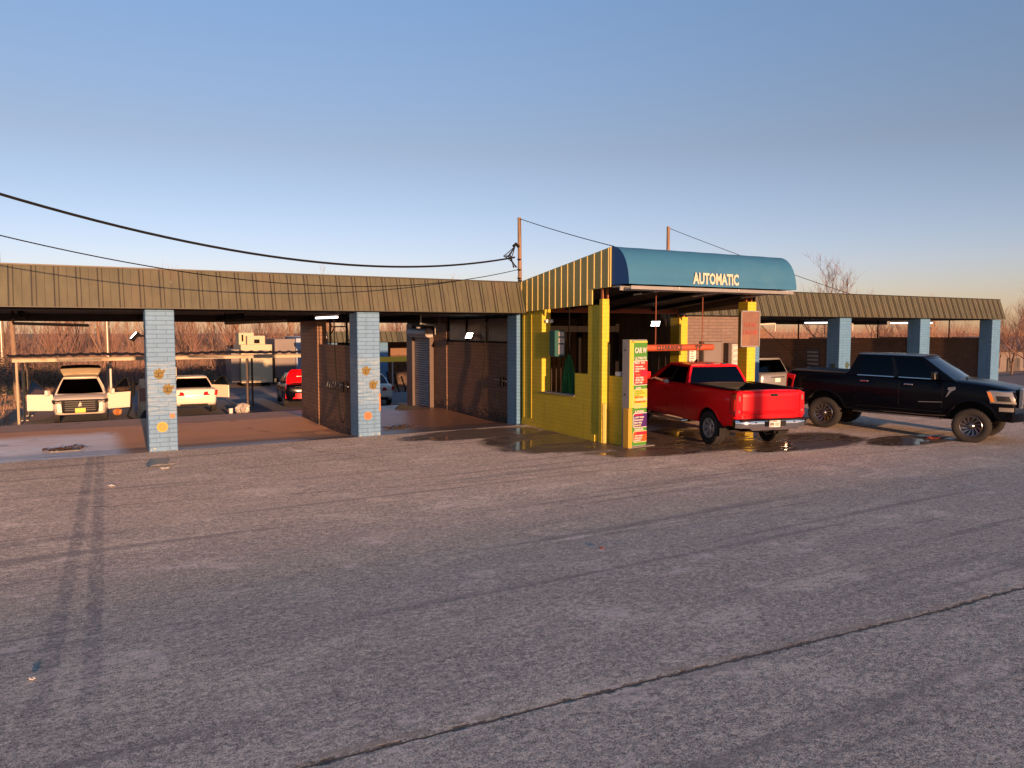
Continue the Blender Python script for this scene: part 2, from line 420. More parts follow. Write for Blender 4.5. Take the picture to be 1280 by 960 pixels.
# ------------------------------------------------------------------ ground
def lot_material():
    t = NT('worn_lot_paving'); p = t.pos(); x, y, z = t.xyz(p)
    big = t.noise(p, .22, 6, .62, .4); mid = t.noise(p, .8, 7, .68, .6)
    B = t.noise(t.mapping(p, (.8, 1.15, 1)), 15, 6, .75); C = t.noise(p, 30, 5, .85)
    fine = C
    st = t.noise(t.mapping(p, (.25, 1.6, 1)), 1.3, 7, .7, .3)
    c = t.mix(t.rng(big, .3, .7, 0, 1), (.37, .335, .235), (.50, .45, .31))
    c = t.mix(t.math('MULTIPLY', t.step(t.math('ADD', y, t.math('MULTIPLY', mid, 3.0)), 9.5, 17.0), .65), c, (.64, .43, .30))  # warm low sunlight on the far lot, painted into the paving colour
    c = t.mix(t.rng(st, .38, .68, 0, .8), c, (.32, .28, .215))
    # near side of the long joint: greyer, coarser
    wob = t.math('MULTIPLY', t.math('SUBTRACT', t.noise(p, .35, 3), .5), .16)
    wob2 = t.math('MULTIPLY', t.math('SUBTRACT', t.noise(p, 6, 4), .5), .05)
    yj = t.math('ADD', t.math('ADD', t.math('MULTIPLY_ADD', x, .078, y), wob), wob2)
    near = t.step(yj, 4.49, 4.39)
    c = t.mix(t.math('MULTIPLY', near, .8), c, t.mix(t.rng(mid, .35, .7, 0, 1), (.32, .315, .245), (.45, .44, .34)))
    band = t.math('MULTIPLY', t.step(yj, 6.1, 5.0), t.step(yj, 4.44, 4.6))
    c = t.mix(t.math('MULTIPLY', band, .6), c, (.34, .33, .26))
    # exposed stone: pale worn patches and dark pits
    worn = t.math('MULTIPLY', t.step(t.noise(t.mapping(p, (.8, 1.3, 1), (4, 2, 0)), .75, 7, .75, .8), .47, .68), .055)
    gr = t.math('ADD', t.math('ADD', t.math('MULTIPLY', B, .42), t.math('MULTIPLY', C, .58)), worn)
    c = t.mix(t.math('MULTIPLY', t.step(gr, .51, .56), .70), c, (1.0, .86, .62))
    c = t.mix(t.math('MULTIPLY', t.step(gr, .485, .435), .85), c, (.11, .092, .075))
    D1 = t.noise(p, 95, 3, .9)
    c = t.mix(t.math('MULTIPLY', t.step(D1, .51, .56), .62), c, (.95, .80, .68))
    c = t.mix(t.math('MULTIPLY', t.step(D1, .48, .43), .75), c, (.12, .10, .09))
    pale = t.math('MULTIPLY', t.step(t.math('ADD', t.noise(p, 1.7, 8, .72, .8), t.math('MULTIPLY', worn, 2.0)), .60, .67), .42)
    c = t.mix(pale, c, (.86, .70, .60))
    def line(v, at, w):
        d = t.math('ABSOLUTE', t.math('SUBTRACT', v, at)); return t.step(d, w, w * .35)
    j1 = t.math('MAXIMUM', line(yj, 4.42, .017), t.math('MULTIPLY', line(yj, 4.425, .045), t.step(t.noise(p, 9, 5, .7), .50, .58)))
    yj2 = t.math('ADD', t.math('ADD', y, t.math('MULTIPLY', t.math('SUBTRACT', t.noise(p, .3, 4), .5), 1.5)), t.math('MULTIPLY', x, .17))
    j2 = t.math('MULTIPLY', line(yj2, 13.75, .03), t.step(t.noise(p, .6, 3), .40, .5))
    xj = t.math('ADD', x, t.math('MULTIPLY', t.math('SUBTRACT', t.noise(p, .5, 5), .5), 1.0))
    j3 = t.math('MULTIPLY', line(t.math('ADD', xj, t.math('MULTIPLY', y, .45)), 12.6, .016), t.math('MULTIPLY', t.step(y, 14, 15), t.step(t.noise(p, .9, 3), .42, .5)))
    jj = t.math('MAXIMUM', j1, t.math('MAXIMUM', t.math('MULTIPLY', j2, .6), t.math('MULTIPLY', j3, .7)))
    c = t.mix(t.math('MULTIPLY', jj, .85), c, (.06, .05, .04))
    rub = t.math('MULTIPLY', t.math('MULTIPLY', line(yj, 4.50, .05), t.step(t.noise(p, 3.5, 4), .48, .6)), .7)
    c = t.mix(rub, c, (.45, .34, .25))
    # twin tyre marks on the left and broad rubber scuffs across the lot
    sc = t.noise(t.mapping(p, (.09, 2.6, 1), (3, 1, 0)), 1.2, 3, .5)
    c = t.mix(t.math('MULTIPLY', t.step(sc, .57, .68), .50), c, (.19, .17, .155))
    tw = None
    for x0, k, y0 in ((-.10, .0577, 8.52), (.19, .0447, 8.35)):
        dx = t.math('SUBTRACT', t.math('MULTIPLY_ADD', y, -k, x), x0 - k * y0)
        dx = t.math('ADD', dx, t.math('MULTIPLY', t.math('SUBTRACT', t.noise(p, 2.5, 3), .5), .06))
        m = t.step(t.math('ABSOLUTE', dx), .10, .05)
        tw = m if tw is None else t.math('MAXIMUM', tw, m)
    tw = t.math('MULTIPLY', tw, t.math('MULTIPLY', t.step(y, 5.2, 6.6), t.rng(t.noise(p, 1.6, 5, .7), .3, .65, .35, 1)))
    tw = t.math('MULTIPLY', tw, t.math('SUBTRACT', 1.0, t.math('MULTIPLY', t.step(gr, .49, .55), .55)))
    trd = t.math('ADD', .75, t.math('MULTIPLY', t.math('SINE', t.math('MULTIPLY', y, 60.0)), .05))
    tw = t.math('MULTIPLY', tw, trd)
    c = t.mix(t.math('MULTIPLY', tw, .85), c, (.15, .15, .155))
    # wet run-off below the tunnel and the trucks
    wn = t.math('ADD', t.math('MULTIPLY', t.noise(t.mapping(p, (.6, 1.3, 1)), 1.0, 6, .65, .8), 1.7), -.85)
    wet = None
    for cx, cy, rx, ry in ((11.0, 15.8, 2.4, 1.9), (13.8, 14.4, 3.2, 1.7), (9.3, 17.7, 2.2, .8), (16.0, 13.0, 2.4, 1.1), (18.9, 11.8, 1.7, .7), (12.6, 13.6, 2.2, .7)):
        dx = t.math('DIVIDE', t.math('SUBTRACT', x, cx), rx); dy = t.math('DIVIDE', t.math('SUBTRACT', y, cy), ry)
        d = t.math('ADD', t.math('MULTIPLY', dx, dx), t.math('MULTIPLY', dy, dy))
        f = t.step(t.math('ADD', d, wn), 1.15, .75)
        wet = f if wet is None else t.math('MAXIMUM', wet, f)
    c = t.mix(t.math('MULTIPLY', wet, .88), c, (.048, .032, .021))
    silt = t.math('MULTIPLY', t.step(t.noise(t.mapping(p, (.5, 1.6, 1)), 2.4, 5, .6, 1.0), .58, .66), wet)
    c = t.mix(t.math('MULTIPLY', silt, .55), c, (.17, .12, .09))
    pool = t.math('MULTIPLY', wet, t.step(t.noise(t.mapping(p, (.5, 1.2, 1)), 1.4, 5, .55, .5), .495, .55))
    r = t.math('SUBTRACT', .88, t.math('MULTIPLY', wet, .45)); r = t.math('SUBTRACT', r, t.math('MULTIPLY', pool, .36))
    h = t.math('ADD', t.math('MULTIPLY', B, .9), t.math('ADD', t.math('MULTIPLY', C, .5), t.math('MULTIPLY', D1, .3))); h = t.math('ADD', h, t.math('MULTIPLY', jj, -3))
    h = t.math('MULTIPLY', h, t.math('SUBTRACT', 1, t.math('MULTIPLY', pool, .95)))
    t.bsdf(c, r, 0, t.bump(h, .9, .012), spec=.25)
    return t.m
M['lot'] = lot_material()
def floor_material():
    t = NT('bay_floor_concrete'); p = t.pos(); x, y, z = t.xyz(p)
    n = t.noise(p, .9, 6, .65, .5); f = t.noise(p, 22, 4, .7); s = t.noise(t.mapping(p, (.5, 2.2, 1)), 1.2, 6, .65, .8)
    c = t.mix(n, (.44, .215, .105), (.58, .32, .17))
    c = t.mix(t.math('MULTIPLY', t.step(f, .55, .75), .4), c, (.10, .055, .035))
    wetb3 = t.math('MULTIPLY', t.step(t.math('ADD', x, t.math('MULTIPLY', n, 1.4)), 6.9, 7.5), .75)
    c = t.mix(wetb3, c, (.085, .045, .035))
    # pale soap film in the first bay
    film = t.math('MULTIPLY', t.step(x, 1.4, .9), t.step(t.math('ADD', y, t.math('MULTIPLY', s, 2.0)), 24.4, 23.4))
    film = t.math('MULTIPLY', film, t.rng(s, .34, .60, .55, 1))
    c = t.mix(t.math('MULTIPLY', film, .9), c, (.80, .74, .70))
    lip = t.math('MULTIPLY', t.step(t.math('ADD', y, t.math('MULTIPLY', s, .8)), 19.9, 19.5), .75)
    lip = t.math('MULTIPLY', lip, t.step(x, 1.6, 2.4))
    c = t.mix(lip, c, t.mix(t.step(s, .48, .62), (.07, .052, .046), (.24, .23, .23)))
    stain = t.step(t.noise(p, .6, 5, .6, 1.2), .60, .68)
    c = t.mix(t.math('MULTIPLY', stain, .5), c, (.06, .04, .03))
    r = t.math('SUBTRACT', .8, t.math('MULTIPLY', t.math('MAXIMUM', t.math('MAXIMUM', wetb3, lip), film), .55))
    t.bsdf(c, r, 0, t.bump(f, .3, .004), spec=.4); return t.m
M['floor'] = floor_material()
def dirt_material():
    t = NT('rear_ground'); p = t.pos(); x, y, z = t.xyz(p)
    n = t.noise(p, .3, 6, .65, .6); f = t.noise(p, 5, 6, .7)
    dirt = t.mix(f, (.17, .10, .055), (.34, .20, .11))
    grass = t.mix(f, (.05, .055, .02), (.13, .11, .05))
    asp = t.mix(f, (.085, .08, .08), (.15, .135, .125))
    conc = t.mix(f, (.22, .15, .10), (.32, .22, .15))
    c = t.mix(t.step(n, .45, .6), dirt, grass)
    yy = t.math('ADD', y, t.math('MULTIPLY', n, 3))
    road = t.math('MULTIPLY', t.step(x, -.4, .2), t.step(yy, 62, 61))
    c = t.mix(road, c, asp)
    strip = t.math('MULTIPLY', road, t.step(t.math('ABSOLUTE', t.math('SUBTRACT', t.math('ADD', yy, t.math('MULTIPLY', x, -.4)), 47)), 3.2, 2.6))
    c = t.mix(strip, c, conc)
    pad = t.math('MULTIPLY', t.step(t.math('ADD', x, t.math('MULTIPLY', f, .3)), -2.0, -1.7), t.step(y, 33.2, 32.6))
    pad = t.math('MULTIPLY', pad, t.step(x, 11.0, 10.4))
    c = t.mix(pad, c, t.mix(f, (.20, .11, .065), (.30, .18, .11)))
    t.bsdf(c, .9, 0, t.bump(f, .5, .02)); return t.m
M['dirt'] = dirt_material()

mb = MB()
ys = [-900, -300, -80, -30, -6, -3, 0, 3, 6, 8, 8.7, 9.4, 10, 10.6, 11.3, 12, 14, 16, 18.55]
xs = [-900, -300, -80, -30, -10, 0, 10, 20, 30, 45, 80, 300, 900]
def zlot(x, y): return 0.0
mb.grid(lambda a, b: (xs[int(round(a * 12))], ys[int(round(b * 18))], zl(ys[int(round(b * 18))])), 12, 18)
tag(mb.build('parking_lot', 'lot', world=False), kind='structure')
mb = MB()
for x0, x1 in ((-14, 11.28), (11.28, 17.3), (17.3, 36.6)):
    dish = .09 if x0 < 11 else .03
    prof = [(18.55, 0), (20.1, -dish), (21.1, -dish * .95), (23.9, 0), (26.7, -.10)] if x0 < 11 else [(18.55, 0), (20.4, -dish), (23.9, 0), (26.7, -.1)]
    for (ya, za), (yb, zb) in zip(prof[:-1], prof[1:]):
        mb.add([(x0, ya, za), (x1, ya, za), (x1, yb, zb), (x0, yb, zb)], [(0, 1, 2, 3)])
tag(mb.build('bay_floor', 'floor', world=False), kind='structure')
mb = MB()
xs2 = [-900, -200, -60, -14]
ry = [26.7, 31.5, 41.5, 45, 49, 90, 200, 900]
mb.grid(lambda a, b: ([-900, -60, -14, 36.6, 90, 900][int(round(a * 5))], ry[int(round(b * 7))], gz(ry[int(round(b * 7))])), 5, 7)
for x0, x1 in ((-900, -14), (36.6, 900)):
    for a, b in ((18.55, 24.2), (24.2, 26.7)): mb.add([(x0, a, gz(a)), (x1, a, gz(a)), (x1, b, gz(b)), (x0, b, gz(b))], [(0, 1, 2, 3)])
mb.add([(-14, 26.7, -.1), (36.6, 26.7, -.1), (36.6, 26.7, gz(26.7) - .01), (-14, 26.7, gz(26.7) - .01)], [(0, 1, 2, 3)])
tag(mb.build('rear_ground', 'dirt', world=False), kind='structure')

# ------------------------------------------------------------------ wash building, left wing
FY, FZ0, FZ1 = 18.47, 3.17, 4.02
def fascia(parent, x0, x1, name='fascia'):
    mb = MB()
    mb.add([(x0, FY, FZ0), (x1, FY, FZ0), (x1, FY + .28, FZ1), (x0, FY + .28, FZ1), (x0, FY + .03, FZ0), (x1, FY + .03, FZ0), (x1, FY + .31, FZ1), (x0, FY + .31, FZ1)],
           [(0, 1, 2, 3), (5, 4, 7, 6), (3, 2, 6, 7), (1, 0, 4, 5), (0, 3, 7, 4), (2, 1, 5, 6)], 0)
    x = x0 + .12
    while x < x1:
        for dx, w in ((0, .026), (.085, .016), (.24, .007)):
            if x + dx + w < x1:
                o = .016 if w > .01 else .005
                mb.hexa([(x + dx, FY - o, FZ0 + .004), (x + dx + w, FY - o, FZ0 + .004), (x + dx + w, FY - .001, FZ0 + .004), (x + dx, FY - .001, FZ0 + .004)],
                        [(x + dx, FY + .28 - o, FZ1 - .004), (x + dx + w, FY + .28 - o, FZ1 - .004), (x + dx + w, FY + .279, FZ1 - .004), (x + dx, FY + .279, FZ1 - .004)], 1)
        x += .40
    f = mb.build(name, ['fascia', 'fascia_seam'], parent)
    t = MB(); t.box(x0 - .01, x1 + .01, FY + .262, FY + .36, FZ1 + .001, FZ1 + .03)
    t.box(x0, x1, FY - .012, FY + .02, FZ0 - .014, FZ0 - .002)
    t.build('drip_edge', 'fascia_seam', f)
    return f
def hand_print(pillar, x, y, z, s, mat, rot=0.0, right=True):
    """a painted hand: palm with thumb and four finger bumps, a few mm thick"""
    pts = []
    base = [(-.05, -.115), (.01, -.125), (.06, -.10), (.085, -.05), (.135, -.02), (.165, .02), (.15, .045), (.10, .03), (.085, .05), (.09, .105), (.062, .12), (.04, .10), (.03, .065), (.022, .115), (-.005, .13), (-.03, .11), (-.026, .065), (-.045, .105), (-.07, .105), (-.085, .075), (-.07, .03), (-.095, .035), (-.115, .0), (-.10, -.05)]
    c, sn = math.cos(rot), math.sin(rot)
    poly = [((px * c - py * sn) * s * (1 if right else -1) + x, (px * sn + py * c) * s + z) for px, py in base]
    mb = MB(); mb.prism(poly, 'y', y - .005, y + .001)
    h = mb.build('hand_print', mat, pillar)
    if mat == 'gold':
        k = MB(); k.box(x - .10 * s, x + .10 * s, y - .007, y - .0055, z + .018 * s, z + .034 * s); k.box(x - .02 * s, x + .005 * s, y - .007, y - .0055, z - .05 * s, z + .0179 * s); k.box(x - .075 * s, x + .06 * s, y - .007, y - .0055, z - .066 * s, z - .0505 * s)
        k.build('palm_line', 'gold_dark', h)
def disc(pillar, x, y, z, r, mat, inner, ring=True):
    mb = MB(); mb.prism([(x + r * math.cos(t * math.pi / 12), z + r * math.sin(t * math.pi / 12)) for t in range(24)], 'y', y - .006, y + .001)
    d = mb.build('round_emblem', mat, pillar)
    mb = MB()
    n = 24
    r1, r0 = r * .60, r * .50
    vs = [(x + q * math.cos(t * math.pi / 12), yy, z + q * math.sin(t * math.pi / 12)) for yy in (y - .009, y - .0062) for q in (r0, r1) for t in range(n)]
    fs = []
    for t in range(n):
        a, b = t, (t + 1) % n
        fs += [(a, b, b + n, a + n), (a + 2 * n, a + 3 * n, b + 3 * n, b + 2 * n), (a + n, b + n, b + 3 * n, a + 3 * n), (a, a + 2 * n, b + 2 * n, b)]
    mb.add(vs, fs)
    for k in range(5):
        t = k * math.tau / 5 + .3
        mb.box(x + r * .27 * math.cos(t) - r * .1, x + r * .27 * math.cos(t) + r * .1, y - .009, y - .0062, z + r * .27 * math.sin(t) - r * .08, z + r * .27 * math.sin(t) + r * .08)
    mb.build('emblem_mark', inner, d)

def pillar(parent, x0, x1, y0, y1, z1=FZ0 - .035, mat='blue_brick', label=None):
    mb = MB(); mb.box(x0, x1, y0, y1, -.25, z1)
    p = mb.build('pillar', mat, parent, bevel=.012)
    if label: p['label'] = label
    return p

LW = thing('wash_bay_building', 'left wash bay wing with brown metal fascia and blue brick pillars with gold hand prints', 'car wash', (3.5, 18.6, 0))
fascia(LW, -13.0, 11.28)
mb = MB()
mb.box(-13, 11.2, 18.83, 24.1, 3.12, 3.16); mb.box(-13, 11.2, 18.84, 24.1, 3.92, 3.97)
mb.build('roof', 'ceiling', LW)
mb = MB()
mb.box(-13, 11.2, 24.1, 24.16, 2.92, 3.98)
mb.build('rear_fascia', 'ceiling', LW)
for bx in (-.8, 1.9, 4.0, 6.7, 8.9):
    mb = MB(); mb.box(bx, bx + .1, 20.6, 24.05, 2.97, 3.118); mb.build('ceiling_beam', 'black', LW)
p0 = pillar(LW, -3.2, -2.6, 18.57, 19.17)
p1 = pillar(LW, 1.61, 2.20, 18.57, 19.0, label='blue pillar with yellow round emblem low on its front')
p2 = pillar(LW, 6.41, 7.0, 18.57, 19.17, label='blue pillar with orange round emblem and flaked paint at its foot')
p3 = pillar(LW, 11.22, 11.345, 18.86, 19.40, mat='blue_brick2', label='blue pillar beside the yellow wall')
hand_print(p1, 1.85, 18.57, 1.72, .95, 'gold', .5); hand_print(p1, 2.02, 18.57, 1.38, .95, 'gold', .35)
disc(p1, 1.89, 18.57, .54, .115, 'disc_yellow', 'disc_orange')
mb = MB(); mb.prism([(2.10 + .055 * math.cos(t), .78 + .06 * math.sin(t) + .02 * math.sin(3 * t)) for t in [k * math.tau / 14 for k in range(14)]], 'y', 18.565, 18.571); mb.build('paint_spot', 'disc_orange', p1)
hand_print(p2, 6.62, 18.57, 1.66, .95, 'gold', .3); hand_print(p2, 6.80, 18.57, 1.30, .95, 'gold', .45)
disc(p2, 6.66, 18.57, .52, .105, 'disc_orange', 'rust')
# worn edges of the pillar corners where paint is gone
for p, xs_ in ((p2, 6.985),):
    mb = MB()
    for z, h, w in ((.62, .13, .05), (.76, .2, .035), (.98, .10, .05)):
        mb.box(xs_ - w + .018, xs_ + .018, 18.566, 18.60, z, z + h)
    mb.build('bare_corner', 'disc_orange', p)
# dividing wall between the second and third bay
mb = MB(); mb.box(6.44, 6.62, 19.171, 22.05, -.25, 2.28); mb.build('side_wall', 'brown_brick', LW)
mb = MB(); mb.box(6.41, 6.68, 22.051, 23.85, -.25, 2.96); mb.build('rear_pier', 'brown_brick', LW)
mb = MB()
for y in (19.75, 21.2): mb.tube([(6.53, y, 2.28), (6.53, y, 3.12)], .03, 6)
mb.tube([(6.53, 19.75, 2.78), (6.53, 21.2, 2.78)], .018, 5); mb.tube([(6.53, 21.2, 2.55), (6.53, 20.75, 2.78)], .018, 5)
mb.tube([(6.53, 19.2, 2.42), (6.53, 19.8, 2.42)], .02, 5)
mb.build('pipe_frame', 'black', LW)

# equipment room between the third bay and the tunnel
mb = MB(); mb.box(11.30, 11.60, 19.41, 23.6, -.25, 2.30); mb.build('side_wall', 'brown_brick', LW)
mb = MB(); mb.box(11.27, 11.60, 23.601, 24.62, -.3, 3.1); mb.build('rear_pier', 'brown_brick', LW)
mb = MB()
for y in (19.42, 20.75, 22.1, 23.45): mb.box(11.285, 11.345, y, y + .09, 2.302, 3.11)
for z in (2.301, 3.03): mb.box(11.287, 11.343, 19.42, 23.59, z, z + .05)
mb.build('panel_frame', 'black', LW)
mb = MB(); mb.box(11.31, 11.33, 19.45, 23.58, 2.35, 3.06); mb.build('wall_panel', 'panel', LW)
rd = MB()
z = -.12
while z < 2.42:
    rd.prism([(11.20, z), (11.165, z + .03), (11.165, z + .05), (11.20, z + .08), (11.23, z + .08), (11.23, z)], 'y', 24.66, 26.12); z += .083
rdo = rd.build('roller_door', 'shutter', LW)
mb = MB(); mb.lathe_y([(.16, 0), (.16, 1.62), (.0, 1.62), (0, 0), (.16, 0)], 12, (11.08, 24.6, 2.58)); mb.box(10.98, 11.24, 24.62, 26.18, 2.44, 2.62); mb.build('housing', 'shutter', rdo, smooth=40)
mb = MB()
mb.box(11.11, 11.26, 24.621, 24.70, -.3, 2.44); mb.box(11.08, 11.26, 26.10, 26.62, -.3, 2.90); mb.build('door_frame', 'brown_trim', rdo)
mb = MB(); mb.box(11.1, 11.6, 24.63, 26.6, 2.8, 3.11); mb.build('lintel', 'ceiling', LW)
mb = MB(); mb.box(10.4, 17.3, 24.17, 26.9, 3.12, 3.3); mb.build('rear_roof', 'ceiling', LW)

# ------------------------------------------------------------------ automatic tunnel with its yellow porch
TW = thing('tunnel_building', 'yellow painted automatic wash tunnel with ribbed metal porch and cut-out window wall', 'car wash', (14.2, 17, 0))
WX0, WX1 = 11.38, 11.66
mb = MB()
mb.prism([(15.15, -.12), (18.84, -.12), (18.84, 3.2), (17.78, 3.28), (17.78, .98), (16.20, .98), (16.20, 1.58), (15.64, 1.58), (15.64, 3.3), (15.15, 3.3)], 'x', WX0, WX1)
yw = mb.build('window_wall', 'yellow_brick', TW)
mb = MB(); mb.box(WX0 - .035, WX0 - .002, 15.3, 18.80, -.12, .10); mb.build('footing', 'yellow_brick', yw)
mb = MB(); mb.box(WX0 - .03, WX1 + .002, 16.205, 17.775, .981, 1.0); mb.build('sill', 'concrete', yw)
mb = MB()
for y in (18.3, 18.7): mb.box(WX0 - .012, WX0 - .001, y, y + .05, .2, 3.15)
mb.build('drain_channel', 'yellow_brick', yw)
mb = MB(); mb.box(WX0 - .02, WX0 + .18, 15.03, 15.148, -.12, 3.44); pp = mb.build('porch_post', 'yellow_brick', TW)
mb = MB(); mb.box(WX0 - .005, WX0 + .10, 14.985, 15.028, -.1, .90); mb.box(WX0 + .015, WX0 + .06, 14.96, 14.984, -.1, .90); mb.build('corner_guard', 'yellow_metal', pp, bevel=.006)
mb = MB(); mb.box(WX0 + .182, WX0 + .212, 15.02, 15.06, -.1, 2.35); mb.build('conduit', 'yellow_metal', pp)
for x in (WX0 + .0, WX0 + .15):
    mb = MB(); mb.box(x, x + .03, 15.05, 15.12, 3.442, 3.72); mb.build('post_bracket', 'orange_steel', pp)
mb = MB(); mb.box(11.56, 11.74, 14.28, 15.02, -.12, 1.57); mb.build('low_wall', 'yellow_brick', TW)
# right post
mb = MB(); mb.box(16.53, 16.86, 15.2, 15.56, -.12, 3.47); rp = mb.build('porch_post', 'yellow_brick', TW, bevel=.01)
rp['label'] = 'right yellow porch post carrying the rusty sign'
for x in (16.56, 16.76):
    mb = MB(); mb.box(x, x + .04, 15.3, 15.4, 3.472, 3.74); mb.build('post_bracket', 'orange_steel', rp)
# sloping ribbed fascias of the porch
def yfascia(x, sgn, name, mats):
    lo = lambda y: 3.18 + (18.82 - y) / (18.82 - 15.38) * .13
    hi = lambda y: 4.04 + (18.82 - y) / (18.82 - 14.66) * .61
    poly = [(18.84, 3.19), (15.38, 3.315), (15.38, 3.68), (14.66, 3.71), (14.66, 4.65), (18.84, 4.045)]
    mb = MB(); mb.prism(poly, 'x', x, x + .03 * sgn, 0)
    y = 18.70
    while y > 14.70:
        l = lo(y) if y > 15.40 else 3.70
        mb.hexa([(x, y, l + .01), (x, y + .055, l + .01), (x - .014 * sgn, y + .046, l + .01), (x - .014 * sgn, y + .01, l + .01)],
                [(x, y, hi(y) - .012), (x, y + .055, hi(y) - .012), (x - .014 * sgn, y + .046, hi(y) - .012), (x - .014 * sgn, y + .01, hi(y) - .012)], 1)
        y -= .285
    return mb.build(name, mats, TW)
yfascia(11.30, 1, 'porch_fascia', ['yellow_metal', 'yellow_rib'])
yfascia(17.02, -1, 'porch_fascia', ['siding', 'brown_trim'])
mb = MB()
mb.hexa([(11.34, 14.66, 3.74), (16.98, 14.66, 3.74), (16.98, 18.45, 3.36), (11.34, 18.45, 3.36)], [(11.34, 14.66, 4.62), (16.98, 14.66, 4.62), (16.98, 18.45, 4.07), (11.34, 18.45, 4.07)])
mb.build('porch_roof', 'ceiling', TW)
for x in (12.6, 14.2, 15.8):
    mb = MB(); mb.hexa([(x, 14.7, 3.62), (x + .08, 14.7, 3.62), (x + .08, 18.4, 3.27), (x, 18.4, 3.27)], [(x, 14.7, 3.735), (x + .08, 14.7, 3.735), (x + .08, 18.4, 3.36), (x, 18.4, 3.36)]); mb.build('roof_beam', 'black', TW)
mb = MB()
mb.prism([(14.06, 3.64), (14.06, 3.72), (14.09, 3.72), (14.09, 3.67), (14.30, 3.67), (14.30, 3.64)], 'x', 11.45, 17.0); mb.prism([(14.35, 3.62), (14.35, 3.735), (14.65, 3.735), (14.65, 3.70), (14.39, 3.70), (14.39, 3.62)], 'x', 11.36, 17.0)
mb.build('porch_channel', 'galv', TW)
for x in (12.9, 14.9, 16.7):
    mb = MB(); mb.tube([(x, 14.02, 3.70), (x - .35, 15.3, 3.58)], .022, 6); mb.build('awning_brace', 'white_paint', TW)
mb = MB(); mb.box(11.40, 17.02, 18.50, 18.62, 3.20, 3.34); mb.box(11.42, 17.0, 18.47, 18.498, 3.26, 3.28); mb.build('header_beam', 'rust', TW)
mb = MB(); mb.box(17.10, 17.45, 18.56, 18.98, 0, 3.10); ip = mb.build('entrance_column', 'yellow_brick', TW)
for x in (17.12, 17.34):
    mb = MB(); mb.box(x, x + .08, 18.65, 18.72, 3.102, 3.19); mb.build('post_bracket', 'orange_steel', ip)
# tunnel inside
mb = MB(); mb.box(17.13, 17.30, 18.99, 26.6, -.2, 3.4); tw = mb.build('tunnel_wall', 'siding', TW)
mb = MB()
y = 19.2
while y < 26.4: mb.box(17.105, 17.129, y, y + .05, .1, 3.3); y += .34
mb.build('siding_rib', 'brown_trim', tw)
mb = MB(); mb.box(11.62, 12.3, 19.0, 26.6, -.2, 3.3); mb.build('tunnel_wall', 'siding', TW)
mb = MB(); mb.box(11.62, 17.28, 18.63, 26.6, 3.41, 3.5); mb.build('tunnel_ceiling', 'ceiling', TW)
for y in (21.2, 23.4):
    mb = MB(); mb.box(12.9, 13.05, y, y + .12, 0, 2.9); mb.box(16.6, 16.75, y, y + .12, 0, 2.9); mb.box(12.9, 16.75, y + .01, y + .11, 2.62, 2.82); mb.build('wash_arch', 'black', TW)
mb = MB(); mb.box(12.3, 17.1, 26.3, 26.4, 0, 3.4); mb.build('exit_curtain', 'siding', TW)

# awning
AW = thing('awning', 'curved teal awning with cream block letters over the tunnel entrance', 'awning', (14.2, 14.66, 3.72))
prof = [(14.66 - .66 * math.sin(t) ** .9, 3.76 + .90 * (math.cos(t) if t < 1.57 else 0)) for t in [k * math.pi / 2 / 12 for k in range(13)]]
prof = [(14.66, 4.66)] + prof[1:12] + [(13.995, 3.86), (13.995, 3.755)]
mb = MB()
def aw(a, b):
    i = b * (len(prof) - 1); k = min(int(i + 1e-6), len(prof) - 2); f = i - k
    y = prof[k][0] * (1 - f) + prof[k + 1][0] * f; zz = prof[k][1] * (1 - f) + prof[k + 1][1] * f
    sag = .004 * math.sin(a * math.pi * 7) ** 2
    x = 11.33 + a * 5.70
    return (x, y + sag * .6, zz - sag)
mb.grid(aw, 84, len(prof) - 1)
mb.build('awning_cloth', 'awning', AW, smooth=50)
for x in (11.335, 17.025):
    mb = MB(); mb.prism(prof + [(14.66, 3.755)], 'x', x - .004, x + .004); mb.build('end_panel', 'awning_end', AW)
mb = MB()
text_mb(mb, 'AUTOMATIC', .37, .004, .013, xf=Matrix.Translation((14.09, 13.990, 3.93)) @ Matrix.Rotation(rad(87), 4, 'X'), maxw=1.55)
mb.build('lettering', 'letter', AW)

